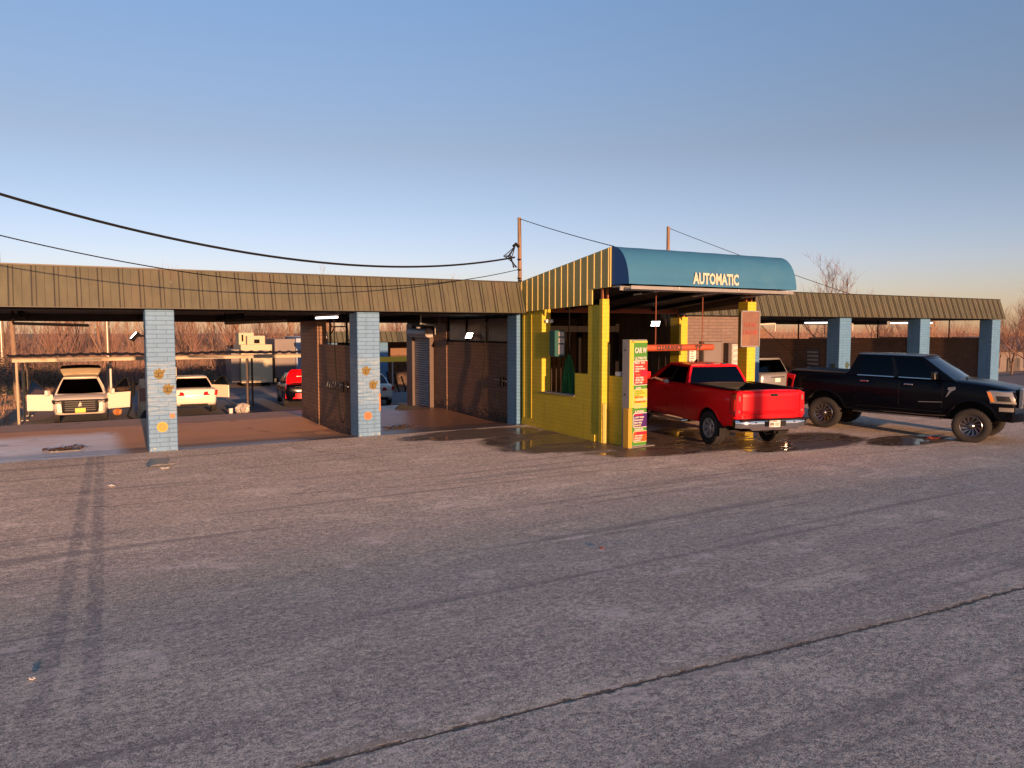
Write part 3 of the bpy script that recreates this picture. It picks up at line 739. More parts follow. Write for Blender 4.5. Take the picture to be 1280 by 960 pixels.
# ------------------------------------------------------------------ right wing
RW = thing('wash_bay_building', 'right wash bay wing with brown fascia behind the dark pickup and plain blue pillars', 'car wash', (27, 18.6, 0))
fascia(RW, 17.06, 36.3)
mb = MB()
mb.add([(36.3, FY, FZ0), (36.3, FY + .28, FZ1), (36.05, 24.1, FZ1), (36.3, 24.1, FZ0)], [(0, 1, 2, 3)])
mb.build('end_fascia', 'fascia', RW)
mb = MB(); mb.box(17.35, 36.2, 18.83, 24.1, 3.12, 3.16); mb.box(17.35, 36.2, 18.84, 24.1, 3.92, 3.97); mb.build('roof', 'ceiling', RW)
mb = MB(); mb.box(17.35, 36.2, 24.1, 24.16, 2.94, 3.98); mb.build('rear_fascia', 'ceiling', RW)
for i, x0 in enumerate((20.14, 25.05, 30.1, 35.42)):
    p = pillar(RW, x0, x0 + .66, 18.57, 19.13, mat='blue_brick2')
    if i == 1:
        hand_print(p, x0 + .47, 18.57, 1.36, 1.0, 'green_paint', .1); hand_print(p, x0 + .22, 18.57, .98, 1.0, 'green_paint', -.05)
        q = MB(); q.box(x0 - .006, x0 + .001, 18.72, 18.9, 1.0, 1.42); q.build('hand_print', 'green_paint', p)
        p['label'] = 'blue pillar with two green hand prints'
    if i == 0: p['label'] = 'blue pillar behind the yellow porch post'
    if i: 
        mb = MB(); mb.box(x0 + .1, x0 + .3, 19.131, 24.05, -.2, 2.34); mb.build('side_wall', 'brown_brick', RW)
        for y in (20.6, 22.6):
            mb = MB(); mb.tube([(x0 + .2, y, 2.34), (x0 + .2, y, 3.12)], .03, 6); mb.build('wall_post', 'black', RW)
mb = MB(); mb.box(17.46, 20.13, 18.60, 18.80, 0, 3.125); mb.build('front_wall', 'pink_brick', RW)
mb = MB(); mb.box(25.05 + .05, 25.05 + .35, 22.7, 23.6, 2.341, 3.1); mb.build('rear_pier', 'brown_brick', RW)
# ------------------------------------------------------------------ vehicles
# local axes of every vehicle: x forward, y left, z up, origin on the ground between the axles
SEC = [(0, 0), (.84, 0), (.945, .035), (.98, .20), (1.0, .46), (.995, .70), (.972, .88), (.935, .955), (.86, .992), (.5, 1.012), (0, 1.02)]
def st_at(st, x):
    if x <= st[0][0]: return st[0][1:]
    for a, b in zip(st[:-1], st[1:]):
        if x <= b[0]:
            f = (x - a[0]) / (b[0] - a[0])
            return tuple(p + (q - p) * f for p, q in zip(a[1:], b[1:]))
    return st[-1][1:]
def surf(st, x, k):
    zb, zt, w = st_at(st, x)
    i = min(int(k), len(SEC) - 2); f = k - i
    fy = SEC[i][0] * (1 - f) + SEC[i + 1][0] * f; fz = SEC[i][1] * (1 - f) + SEC[i + 1][1] * f
    return fy * w, zb + fz * (zt - zb)
def k_at_z(st, x, z):
    lo, hi = 1.0, 8.0
    for _ in range(22):
        m = (lo + hi) / 2
        if surf(st, x, m)[1] < z: lo = m
        else: hi = m
    return lo
def smooth_st(st, n=4):
    out = []
    for i in range(len(st) - 1):
        p0 = st[max(i - 1, 0)]; p1 = st[i]; p2 = st[i + 1]; p3 = st[min(i + 2, len(st) - 1)]
        for k in range(n):
            t = k / n
            q = [p1[0] + (p2[0] - p1[0]) * t]
            for c in range(1, 4):
                m1 = (p2[c] - p0[c]) / max(p2[0] - p0[0], 1e-6) * (p2[0] - p1[0]); m2 = (p3[c] - p1[c]) / max(p3[0] - p1[0], 1e-6) * (p2[0] - p1[0])
                q.append((2 * t**3 - 3 * t**2 + 1) * p1[c] + (t**3 - 2 * t**2 + t) * m1 + (-2 * t**3 + 3 * t**2) * p2[c] + (t**3 - t**2) * m2)
            out.append(tuple(q))
    out.append(st[-1]); return out
def loft(st, mats):
    mb = MB(); K = len(SEC); ring = 2 * K - 2
    for x, zb, zt, w in st:
        h = zt - zb
        for fy, fz in SEC: mb.v.append((x, fy * w, zb + fz * h))
        for fy, fz in SEC[-2:0:-1]: mb.v.append((x, -fy * w, zb + fz * h))
    n = len(st)
    for i in range(n - 1):
        for k in range(ring):
            a, b = i * ring + k, i * ring + (k + 1) % ring
            mb.f.append([a, b, b + ring, a + ring]); mb.mi.append(0)
    mb.f.append(list(range(ring))); mb.f.append(list(range((n - 1) * ring, n * ring))); mb.mi += [0, 0]
    return mb.mesh('shell', mats)
def cutbox(x0, x1, y0, y1, z0, z1, mat, bev=.03):
    mb = MB(); mb.box(x0, x1, y0, y1, z0, z1); return mb.mesh('cut', mat, bevel=bev)
def cutwheel(x, y0, y1, z, r, mat):
    mb = MB(); mb.prism([(x + r * math.cos(k * math.tau / 28), z + r * math.sin(k * math.tau / 28)) for k in range(28)], 'y', y0, y1); return mb.mesh('cut', mat)
def patch(mb, st, x0, x1, z0, z1, side, off, nx=10, nz=6, mi=None, th=.012, slope=0.0):
    """a skin laid on the body side between two heights, off metres proud of it"""
    def fn(a, b):
        z = z0 + (z1 - z0) * b
        x = x0 + (x1 - x0) * a + slope * (b - .5)
        y, zz = surf(st, x, k_at_z(st, x, z)); return (x, side * (y + off), z)
    mb.slab(fn, nx, nz, (0, -side * th, 0), mi)
class House:
    """upper cab or cabin: pillars, roof and glass between a belt line and a roof line"""
    def __init__(s, belt, roof, bow=.10, crown=.035, bulge=.03):
        s.b = belt; s.r = roof; s.bow = bow; s.crown = crown; s.bulge = bulge
    def S(s, u, v, sd):
        xf, xr, wb, zb = s.b; x2, xr2, wr, zr = s.r
        B = Vector((xf + (xr - xf) * u, sd * wb, zb)); T = Vector((x2 + (xr2 - x2) * u, sd * wr, zr))
        p = B.lerp(T, v); p.y += sd * s.bulge * 4 * v * (1 - v) * .5
        return p
    def F(s, a, v, front=True):
        u = 0 if front else 1
        L = s.S(u, v, 1); R = s.S(u, v, -1)
        p = R.lerp(L, (a + 1) / 2); p.x += (1 if front else -1) * s.bow * (1 - a * a)
        return p
    def side_piece(s, mb, sd, L, R, v0, v1, th=.05, mi=None, off=0, nu=2, nv=4):
        def fn(a, b):
            v = v0 + (v1 - v0) * b
            ul = L[0] + (L[1] - L[0]) * v; ur = R[0] + (R[1] - R[0]) * v
            p = s.S(ul + (ur - ul) * a, v, sd); p.y += sd * off; return p
        mb.slab(fn, nu, nv, (0, -sd * th, -.004), mi)
    def end_piece(s, mb, front, a0, a1, v0, v1, th=.04, mi=None, off=0):
        d = (-1 if front else 1)
        def fn(a, b):
            p = s.F(a0 + (a1 - a0) * a, v0 + (v1 - v0) * b, front); p.x -= d * off; return p
        mb.slab(fn, 6, 4, (d * th, 0, -th * .4), mi)
    def build(s, root, body, glassm, wins, v0=.04, v1=.91, ends=(True, True), a_end=.93, rear_glass=None, frame='cab', roofmat=None, no_front_windows=False, win_off=None, trim=None):
        mb = MB()
        for sd in (1, -1):
            edges = [(0.0, 0.0)] + [e for w in wins for e in w] + [(1.0, 1.0)]
            for L, R in zip(edges[0::2], edges[1::2]):
                if R[0] - L[0] > .001 or R[1] - L[1] > .001: s.side_piece(mb, sd, L, R, 0, 1)
            for L, R in wins:
                s.side_piece(mb, sd, L, R, 0, v0); s.side_piece(mb, sd, L, R, v1, 1)
        for fr in (True, False):
            for a0, a1 in ((-1, -a_end), (a_end, 1)): s.end_piece(mb, fr, a0, a1, 0, 1)
            s.end_piece(mb, fr, -a_end, a_end, v1 + .02, 1); s.end_piece(mb, fr, -a_end, a_end, 0, v0)
        c = mb.build(frame, body, root, smooth=35, world=False)
        mb = MB()
        def rf(a, b):
            e = 2 * a - 1
            L = s.F(e, 1, True); R = s.F(e, 1, False)
            p = L.lerp(R, b)
            p.z += .012 + s.crown * (1 - e ** 4) * (math.sin(math.pi * min(1, max(0, .12 + b * .76)))) ** .6
            p.y *= .985
            return p
        mb.slab(rf, 14, 10, (0, 0, -.05))
        mb.build('roof', roofmat or body, root, smooth=40, world=False)
        for i, (L, R) in enumerate(wins):
            for sd in (1, -1):
                if win_off and (i, sd) in win_off: continue
                mb = MB(); s.side_piece(mb, sd, L, R, v0, v1, .006, off=-.012)
                w = mb.build('side_window', glassm, root, smooth=40, world=False)
                if trim:
                    q = MB(); s.side_piece(q, sd, L, R, v0 - .035, v0 + .005, .012, off=.006); q.build('window_trim', trim, w, world=False)
        mb = MB(); s.end_piece(mb, True, -a_end, a_end, v0, v1 + .02, .006, off=-.01); mb.build('windshield', glassm if not rear_glass else rear_glass[0], root, smooth=40, world=False)
        mb = MB(); s.end_piece(mb, False, -a_end, a_end, v0, v1 + .02, .006, off=-.01); mb.build('rear_window', glassm if not rear_glass else rear_glass[1], root, smooth=40, world=False)
        return c
def wheel_mesh(R, w, rr, style):
    t = MB()
    hw = w / 2
    prof = [(rr, -hw * .8), (rr + .03, -hw * .93), (R - .05, -hw), (R - .015, -hw * .9), (R, -hw * .68), (R, hw * .68), (R - .015, hw * .9), (R - .05, hw), (rr + .03, hw * .93), (rr, hw * .8), (rr - .01, 0), (rr, -hw * .8)]
    t.lathe_y(prof, 40)
    for k in range(36):          # tread blocks
        a = k * math.tau / 36
        m = Matrix.Rotation(-a, 4, 'Y')
        t.box(R - .006, R + .006, -hw * .82, -hw * .1, -.022, .022, mat=m); t.box(R - .006, R + .006, hw * .12, hw * .84, -.02 + .03, .024 + .03, mat=m)
    tm = t.mesh('wheel', 'tyre', smooth=35)
    r = MB()
    # rim barrel and lip (outer face towards +y)
    r.cur = 0; r.lathe_y([(rr + .004, hw * .78), (rr - .012, hw * .86), (rr - .03, hw * .8), (rr - .035, hw * .3), (rr - .03, -hw * .7), (rr + .002, -hw * .78), (rr + .004, hw * .78)], 40)
    r.cur = 1; r.lathe_y([(rr - .034, hw * .12), (0.0, hw * .12), (0.0, hw * .05), (rr - .034, hw * .05)], 32)
    r.cur = 0; r.lathe_y([(0, hw * .84), (.045, hw * .82), (.075, hw * .66), (.08, hw * .2), (0, hw * .2)], 24)
    def spoke(a, r0, r1, w0, w1, tw=0.0, y0=.62, y1=.78, mi=0):
        def pt(rad_, off, yy):
            an = a + tw * (rad_ - r0) / (r1 - r0)
            return (rad_ * math.cos(an) - off * math.sin(an), yy, rad_ * math.sin(an) + off * math.cos(an))
        n = 3
        for i in range(n):
            ra, rb = r0 + (r1 - r0) * i / n, r0 + (r1 - r0) * (i + 1) / n
            wa, wb_ = w0 + (w1 - w0) * i / n, w0 + (w1 - w0) * (i + 1) / n
            ya, yb = hw * (y0 + (y1 - y0) * i / n), hw * (y0 + (y1 - y0) * (i + 1) / n)
            r.hexa([pt(ra, -wa, ya - .035), pt(ra, wa, ya - .035), pt(rb, wb_, yb - .03), pt(rb, -wb_, yb - .03)], [pt(ra, -wa, ya), pt(ra, wa, ya), pt(rb, wb_, yb), pt(rb, -wb_, yb)], mi)
    if style == 'twin':
        for k in range(6):
            a = k * math.tau / 6
            spoke(a - .10, .06, rr - .02, .020, .022, -.10); spoke(a + .10, .06, rr - .02, .020, .022, .10)
    elif style == 'blade':
        for k in range(12):
            a = k * math.tau / 12
            spoke(a, .05, rr - .015, .012, .026, .35, .45, .84, 0); spoke(a + .2, .06, rr - .03, .012, .02, .35, .4, .7, 1)
    else:
        for k in range(5): spoke(k * math.tau / 5 + .3, .05, rr - .02, .035, .03)
    rm = r.mesh('rim', ['rim_black' if style == 'blade' else 'rim', 'rim_dark'], smooth=35)
    return tm, rm
def wheels(root, wb, ytr, R, w, rr, style, steer=0.0):
    tm, rm = wheel_mesh(R, w, rr, style)
    for x in (wb / 2, -wb / 2):
        for sd in (1, -1):
            o = link('wheel', tm, root); o.location = (x, sd * ytr, R); o.rotation_euler = (0, random.uniform(0, 1), (0 if sd > 0 else math.pi) + (steer if x > 0 else 0))
            link('rim', rm, o)
def seats(root, spots, z, back=.62):
    for x, y in spots:
        mb = MB(); mb.box(x - .05, x + .42, y - .24, y + .24, z - .12, z + .02); mb.hexa([(x - .12, y - .24, z), (x + .04, y - .24, z), (x + .04, y + .24, z), (x - .12, y + .24, z)], [(x - .28, y - .2, z + back), (x - .18, y - .2, z + back), (x - .18, y + .2, z + back), (x - .28, y + .2, z + back)])
        mb.box(x - .29, x - .2, y - .13, y + .13, z + back + .03, z + back + .22); mb.box(x - .26, x - .23, y - .06, y + .06, z + back - .02, z + back + .05)
        mb.build('seat', 'seat', root, bevel=.02, world=False)
def steering(root, x, y, z):
    mb = MB(); mb.tube([(x + .05 * math.sin(t) * .9, y + .18 * math.cos(t), z + .18 * math.sin(t)) for t in [k * math.tau / 16 for k in range(17)]], .014, 6); mb.box(x - .01, x + .02, y - .17, y + .17, z - .02, z + .02)
    mb.build('steering_wheel', 'plastic', root, world=False)
def dash(root, x, w, z):
    mb = MB(); mb.hexa([(x - .35, -w, z - .3), (x, -w, z - .3), (x, w, z - .3), (x - .35, w, z - .3)], [(x - .30, -w, z + .02), (x, -w, z + .04), (x, w, z + .04), (x - .30, w, z + .02)]); mb.build('dashboard', 'interior', root, bevel=.02, world=False)
def licence(root, x, y, z, w, h, d, mat, txt=None, mini=None):
    """plate facing along d (+1 front, -1 rear)"""
    mb = MB(); mb.box(x, x + .008 * d, y - w / 2, y + w / 2, z - h / 2, z + h / 2); p = mb.build('licence_plate', mat, root, world=False, bevel=.002)
    if txt:
        m = Matrix.Translation((x + .0105 * d, y, z - h * .1)) @ Matrix.Rotation(rad(90 * d), 4, 'Z') @ Matrix.Rotation(rad(90), 4, 'X')
        q = MB(); text_mb(q, txt, h * .62, .002, .002, xf=m, maxw=w * .86)
        if mini: text_mb(q, mini, h * .24, .002, .001, xf=Matrix.Translation((0, 0, h * .46)) @ m, maxw=w * .5)
        q.build('plate_text', 'ink', p, world=False)
def door_skin(root, st, x0, x1, z0, z1, sides, mat, handle=None, hx=None, hz=None):
    for sd in sides:
        mb = MB(); patch(mb, st, x0, x1, z0, z1, sd, .004); d = mb.build('door', mat, root, smooth=30, world=False)
        q = MB(); patch(q, st, x0 - .008, x1 + .008, z0 - .008, z1, sd, .0015, th=.006); q.build('door_gap', 'plastic', d, world=False)
        if handle:
            y = surf(st, hx, k_at_z(st, hx, hz))[0]
            q = MB(); q.box(hx - .11, hx + .11, sd * (y + .012), sd * (y + .045), hz - .017, hz + .017); q.build('handle', handle, d, bevel=.01, world=False)
def shell(root, st, cutters, mat, extra=()):
    me = loft(st, [M[mat]]); r = boolean(me, cutters); r.shade_smooth(); r.set_sharp_from_angle(angle=rad(32))
    return link('body', r, root)
def arch(root, st, x, R, rw, side, mat, z0, wid=.05):
    """lip round a wheel opening"""
    mb = MB()
    def fn(a, b):
        t = math.pi * (-.10 + 1.20 * a); q = rw + (b - .1) * wid
        px, pz = x + q * math.cos(t), R + q * math.sin(t)
        pz = max(pz, z0)
        y = surf(st, px, k_at_z(st, px, pz))[0]
        return (px, side * (y + .012 + .012 * math.sin(math.pi * b)), pz)
    mb.slab(fn, 22, 3, (0, -side * .03, 0)); mb.build('wheel_arch', mat, root, smooth=40, world=False)
def mirror(root, x, y, z, side, mat):
    mb = MB(); mb.hexa([(x - .05, side * y, z - .02), (x + .05, side * y, z - .02), (x + .05, side * (y + .12), z), (x - .05, side * (y + .12), z)], [(x - .05, side * y, z + .03), (x + .05, side * y, z + .03), (x + .05, side * (y + .12), z + .05), (x - .05, side * (y + .12), z + .05)])
    mb.hexa([(x - .06, side * (y + .09), z - .05), (x + .07, side * (y + .10), z - .03), (x + .05, side * (y + .30), z - .03), (x - .06, side * (y + .32), z - .05)], [(x - .06, side * (y + .09), z + .17), (x + .05, side * (y + .10), z + .15), (x + .03, side * (y + .29), z + .15), (x - .06, side * (y + .31), z + .17)])
    mb.build('mirror', mat, root, bevel=.02, world=False)

# ---- red pickup nosing into the tunnel
RT = thing('pickup_truck', 'bright red pickup truck seen from behind, nosing into the automatic tunnel', 'pickup truck', (14.96, 15.36, zl(15.36)), rad(78.3))
RT.rotation_euler = (Matrix.Rotation(.022, 3, 'X') @ Matrix.Rotation(rad(78.3), 3, 'Z')).to_euler()
st = smooth_st([(-2.94, .66, 1.39, .95), (-2.90, .60, 1.405, .975), (-2.6, .54, 1.41, .99), (-1.87, .50, 1.415, 1.0), (-.9, .46, 1.41, .995), (0, .46, 1.37, .985), (1.0, .46, 1.35, .985), (1.5, .48, 1.34, .995), (2.1, .50, 1.30, .995), (2.55, .50, 1.23, .97), (2.78, .52, 1.14, .91), (2.84, .60, 1.04, .86)])
cut = [cutbox(-2.84, -.86, -.78, .78, .86, 1.9, 'bedliner'), cutbox(-.62, 1.18, -.86, .86, .60, 1.9, 'interior')]
for x in (1.87, -1.87):
    for y0, y1 in ((.60, 1.3), (-1.3, -.60)): cut.append(cutwheel(x, y0, y1, .44, .475, 'plastic'))
shell(RT, st, cut, 'red_car')
h = House((1.30, -.78, .90, 1.36), (.50, -.56, .70, 1.845), bow=.06)
wins = [((.14, .07), (.53, .49)), ((.585, .545), (.93, .93))]
h.build(RT, 'red_car', 'glass_dark', wins, rear_glass=('glass_mid', 'glass_dark'), win_off={(0, 1)}, frame='cab')
mb = MB()          # lowered driver's window: only a strip of glass left
h.side_piece(mb, 1, *wins[0], .04, .16, .006, off=-.012); mb.build('side_window', 'glass_dark', RT, world=False)
for sd in (1, -1):
    mb = MB(); h.side_piece(mb, sd, (.53, .49), (.585, .545), .02, .93, .02, off=.004); mb.build('door_pillar', 'plastic', RT, world=False)
door_skin(RT, st, .12, 1.20, .56, 1.34, (1, -1), 'red_car', 'red_car', .30, 1.20)
door_skin(RT, st, -.64, .09, .56, 1.355, (1, -1), 'red_car', 'red_car', -.48, 1.22)
wheels(RT, 3.74, .855, .405, .28, .245, 'twin', rad(4))
for x in (1.87, -1.87):
    for sd in (1, -1): arch(RT, st, x, .44, .475, sd, 'red_car', .5)
dash(RT, 1.2, .84, 1.24); seats(RT, [(.25, .38), (.25, -.38)], .84); steering(RT, .72, .38, 1.12)
mb = MB()          # tailgate
mb.slab(lambda a, b: (-2.945 - .035 * math.sin(math.pi * (a)) ** .3 - (.018 if .30 < b < .92 else 0) - (.03 if b > .94 else 0), -.785 + 1.57 * a, .70 + .70 * b), 12, 16, (.06, 0, 0))
tg = mb.build('tailgate', 'red_car', RT, smooth=28, world=False)
mb = MB(); mb.box(-3.008, -2.965, -.16, .06, 1.265, 1.335); mb.build('handle', 'plastic', tg, bevel=.015, world=False)
mb = MB(); text_mb(mb, 'SILVERADO', .085, .01, .003, xf=Matrix.Translation((-2.979, .53, .80)) @ Matrix.Rotation(rad(-90), 4, 'Z') @ Matrix.Rotation(rad(90), 4, 'X'), maxw=.44); mb.build('lettering', 'red_car', tg, world=False)
mb = MB(); mb.box(-2.99, -2.95, -.78, .78, .848, .858); mb.build('crease', 'maroon_car', tg, world=False)
for sd in (1, -1):
    mb = MB(); mb.hexa([(-2.965, sd * .80, .80), (-2.965, sd * .965, .80), (-2.72, sd * 1.002, .86), (-2.72, sd * .9, .86)], [(-2.965, sd * .80, 1.365), (-2.965, sd * .945, 1.365), (-2.72, sd * .985, 1.33), (-2.72, sd * .9, 1.33)]); tl = mb.build('tail_lamp', 'tail', RT, bevel=.02, world=False)
    mb = MB()
    for z0, z1 in ((1.17, 1.29), (.90, .95)): mb.box(-2.972, -2.962, sd * .855, sd * .895, z0, z1)
    mb.build('lamp_lens', 'lens', tl, bevel=.008, world=False)
# chrome rear bumper with corner steps and plate recess
mb = MB()
def bump_sec(y):
    a = abs(y); x = -3.13 + max(0, a - .72) ** 2 * 1.7
    return x
def bp(a, b):
    y = -1.0 + 2.0 * a
    lo = .50 if abs(y) < .66 else .555
    return (bump_sec(y) + .02 * b * (1 - b) * 4 * -1, y, lo + (.735 - lo) * b)
mb.slab(bp, 32, 5, (.12, 0, 0)); bo = mb.build('rear_bumper', 'chrome', RT, smooth=30, world=False)
mb = MB(); mb.box(-3.155, -3.10, -.30, .30, .585, .71); mb.box(-3.20, -2.9, -.96, .96, .736, .755)
for sd in (1, -1): mb.hexa([(-3.12, sd * .56, .60), (-3.02, sd * .93, .60), (-2.95, sd * .93, .60), (-3.0, sd * .56, .60)], [(-3.165, sd * .50, .70), (-3.03, sd * .95, .70), (-2.95, sd * .95, .70), (-3.0, sd * .5, .70)])
mb.build('bumper_pad', 'plastic', bo, bevel=.01, world=False)
mb = MB(); mb.box(-3.14, -2.6, -.035, .035, .42, .50); mb.box(-3.0, -2.5, -.5, .5, .44, .5); mb.build('tow_hitch', 'black', bo, world=False)
licence(RT, -3.157, .03, .648, .305, .155, -1, 'plate_white', 'VPR 1527', 'TEXAS')
mb = MB(); mb.box(-.66, -.60, -.16, .16, 1.875, 1.915); mb.build('brake_lamp', 'tail', RT, bevel=.01, world=False)
mb = MB(); mb.box(-.672, -.662, -.10, .10, 1.882, 1.908); mb.build('cargo_lamp', 'lens', RT, world=False)
mb = MB(); mb.box(-.67, -.61, -.30, -.162, 1.872, 1.905); mb.box(-.67, -.61, .162, .30, 1.872, 1.905); mb.build('lamp_housing', 'chrome', RT, bevel=.01, world=False)
for sd in (1, -1):
    mb = MB(); mb.tube([(-.75, sd * .88, .45), (-.72, sd * 1.0, .42), (1.2, sd * 1.0, .42), (1.24, sd * .88, .45)], .035, 8); mb.build('side_step', 'chrome', RT, smooth=50, world=False)
    mirror(RT, 1.02, .93, 1.42, sd, 'red_car')
    mb = MB(); mb.box(-2.36, -2.33, sd * .70, sd * .98, .26, .62); mb.build('mud_flap', 'plastic', RT, world=False)
mb = MB(); mb.box(-.9, -.86, -.9, .9, 1.30, 1.40); mb.box(-2.9, -.86, .80, .95, 1.412, 1.435); mb.box(-2.9, -.86, -.95, -.80, 1.412, 1.435); mb.build('bed_rail_cap', 'plastic', RT, bevel=.008, world=False)
mb = MB(); mb.hexa([(.25, -.02, 1.885), (.40, -.02, 1.885), (.40, .02, 1.885), (.25, .02, 1.885)], [(.25, -.006, 1.96), (.30, -.006, 1.955), (.30, .006, 1.955), (.25, .006, 1.96)]); mb.build('antenna', 'plastic', RT, world=False)
mb = MB(); mb.box(2.80, 2.90, -.62, .62, .72, 1.02); mb.build('grille', 'chrome', RT, bevel=.03, world=False)
for sd in (1, -1):
    mb = MB(); mb.box(2.68, 2.86, sd * .63, sd * .88, .84, 1.04); mb.build('headlight', 'lens', RT, bevel=.03, world=False)
mb = MB(); mb.box(2.72, 2.98, -.92, .92, .46, .70); mb.build('front_bumper', 'chrome', RT, bevel=.05, world=False)

# ---- dark lifted pickup leaving the right bays
DT = thing('pickup_truck', 'very dark navy lifted crew cab pickup with chrome bladed wheels, side on at the right', 'pickup truck', (20.18, 12.86, zl(12.86)), rad(-73.1))
DT.rotation_euler = (Matrix.Rotation(.022, 3, 'X') @ Matrix.Rotation(rad(-73.1), 3, 'Z')).to_euler()
st = smooth_st([(-2.96, .80, 1.47, .94), (-2.9, .74, 1.485, .97), (-2.5, .68, 1.49, .985), (-1.84, .64, 1.495, .99), (-1.2, .60, 1.50, .985), (0, .60, 1.48, .975), (.9, .60, 1.47, .975), (1.3, .62, 1.49, .985), (1.9, .64, 1.455, .99), (2.35, .64, 1.40, .985), (2.55, .66, 1.36, .955), (2.70, .68, 1.31, .90), (2.76, .76, 1.20, .86)])
cut = [cutbox(-1.08, 1.08, -.84, .84, .72, 1.9, 'interior')]
for x in (1.845, -1.845):
    for y0, y1 in ((.58, 1.3), (-1.3, -.58)): cut.append(cutwheel(x, y0, y1, .52, .545, 'plastic'))
shell(DT, st, cut, 'navy_car')
h = House((1.42, -1.27, .895, 1.475), (.60, -1.05, .70, 2.0), bow=.09)
wins = [((.155, .07), (.50, .44)), ((.545, .485), (.90, .89))]
h.build(DT, 'navy_car', 'glass_dark', wins, rear_glass=('glass_mid', 'glass_dark'), trim='chrome')
for sd in (1, -1):
    mb = MB(); h.side_piece(mb, sd, (.50, .44), (.545, .485), .02, .93, .02, off=.004); mb.build('door_pillar', 'gloss_black', DT, world=False)
door_skin(DT, st, .14, 1.16, .72, 1.46, (1, -1), 'navy_car', 'chrome', .34, 1.33)
door_skin(DT, st, -.98, .11, .72, 1.475, (1, -1), 'navy_car', 'chrome', -.78, 1.35)
wheels(DT, 3.69, .86, .43, .31, .265, 'blade', rad(3))
for x in (1.845, -1.845):
    for sd in (1, -1): arch(DT, st, x, .52, .545, sd, 'navy_car', .62, .06)
dash(DT, 1.15, .82, 1.36); seats(DT, [(.2, .38), (.2, -.38), (-.75, .38), (-.75, -.38)], .98); steering(DT, .62, .38, 1.22)
mb = MB(); mb.box(-2.92, -1.28, -.86, .86, 1.497, 1.525); mb.build('bed_cover', 'bedliner', DT, bevel=.01, world=False)
mb = MB(); mb.box(-2.985, -2.95, -.76, .76, .84, 1.47); mb.build('tailgate', 'navy_car', DT, bevel=.015, world=False)
mb = MB(); mb.box(-3.10, -2.9, -.95, .95, .66, .84); mb.build('rear_bumper', 'chrome', DT, bevel=.03, world=False)
for sd in (1, -1):
    mb = MB(); mb.hexa([(-2.985, sd * .77, .95), (-2.985, sd * .95, .95), (-2.76, sd * .992, 1.0), (-2.76, sd * .9, 1.0)], [(-2.985, sd * .77, 1.43), (-2.985, sd * .94, 1.43), (-2.70, sd * .98, 1.40), (-2.70, sd * .9, 1.40)]); mb.build('tail_lamp', 'tail', DT, bevel=.02, world=False)
    mb = MB(); mb.box(-1.05, 1.2, sd * .90, sd * 1.03, .545, .585); sp = mb.build('running_board', 'plastic', DT, bevel=.01, world=False)
    mb = MB(); mb.box(-1.0, 1.15, sd * 1.031, sd * 1.036, .555, .575); mb.build('step_trim', 'chrome', sp, world=False)
    mirror(DT, 1.0, .93, 1.52, sd, 'gloss_black')
    y = surf(st, 1.36, k_at_z(st, 1.36, 1.25))[0]
    mb = MB(); mb.prism([(1.30, 1.32), (1.47, 1.34), (1.46, 1.27), (1.38, 1.23), (1.27, 1.09), (1.25, 1.09), (1.32, 1.25), (1.28, 1.27)], 'y', sd * (y + .002), sd * (y + .02)); mb.build('fender_badge', 'chrome', DT, world=False)
    # headlight, amber side, bright strip, fog lamp
    mb = MB(); patch(mb, st, 2.20, 2.735, 1.02, 1.285, sd, .014, 14, 5, th=.03, slope=-.10); hl = mb.build('headlight', 'lens', DT, smooth=40, world=False)
    mb = MB(); patch(mb, st, 2.21, 2.29, 1.05, 1.27, sd, .022, 4, 5, th=.012, slope=-.10); mb.build('marker_lens', 'amber', hl, world=False)
    mb = MB(); patch(mb, st, 2.38, 2.66, 1.07, 1.19, sd, .020, 8, 3, th=.012, slope=-.05); mb.build('lamp_core', 'rim_dark', hl, world=False)
    mb = MB(); patch(mb, st, 2.20, 2.73, 1.289, 1.305, sd, .018, 14, 1, th=.02); mb.build('lamp_trim', 'chrome', hl, world=False)
    mb = MB(); patch(mb, st, 2.44, 2.74, .84, .93, sd, .014, 8, 3, th=.03); mb.build('fog_lamp', 'lens', DT, smooth=40, world=False)
    mb = MB(); mb.tube([(1.18, sd * 1.005, .96), (.62, sd * 1.005, .93)], .012, 5); mb.build('door_reflection_strip', 'chrome', DT, world=False)
mb = MB(); mb.box(2.66, 2.86, -.64, .64, .92, 1.32); gr = mb.build('grille', 'plastic', DT, bevel=.03, world=False)
mb = MB()
for z in (1.02, 1.20): mb.box(2.865, 2.89, -.64, .64, z, z + .05)
mb.box(2.80, 2.885, -.70, -.58, .93, 1.33); mb.box(2.80, 2.885, .58, .70, .93, 1.33); mb.box(2.80, 2.885, -.7, .7, 1.325, 1.36)
mb.build('grille_bar', 'chrome', gr, bevel=.008, world=False)
mb = MB(); mb.prism([(2.96 - .22 * (abs(i) / 8) ** 2, i / 8 * .96) for i in range(-8, 9)] + [(2.45, .9), (2.45, -.9)], 'z', .60, .80); mb.build('front_bumper', 'navy_car', DT, bevel=.02, world=False)
mb = MB(); mb.box(2.90, 2.99, -.55, .55, .54, .62); mb.build('skid_plate', 'chrome', DT, bevel=.02, world=False)
mb = MB(); mb.tube([(1.62, -.5, 1.50), (1.48, 0, 1.53), (1.62, .5, 1.50)], .012, 5); mb.build('wiper', 'plastic', DT, world=False)
mb = MB(); mb.box(.52, .60, -.13, .13, .84, .86); mb.build('underbody', 'black', DT, world=False) if False else None
mb = MB(); mb.box(-2.5, 2.3, -.45, .45, .50, .66); mb.box(-1.92, -1.77, -.8, .8, .36, .50); mb.box(1.77, 1.92, -.8, .8, .36, .50); mb.build('chassis', 'black', DT, world=False)
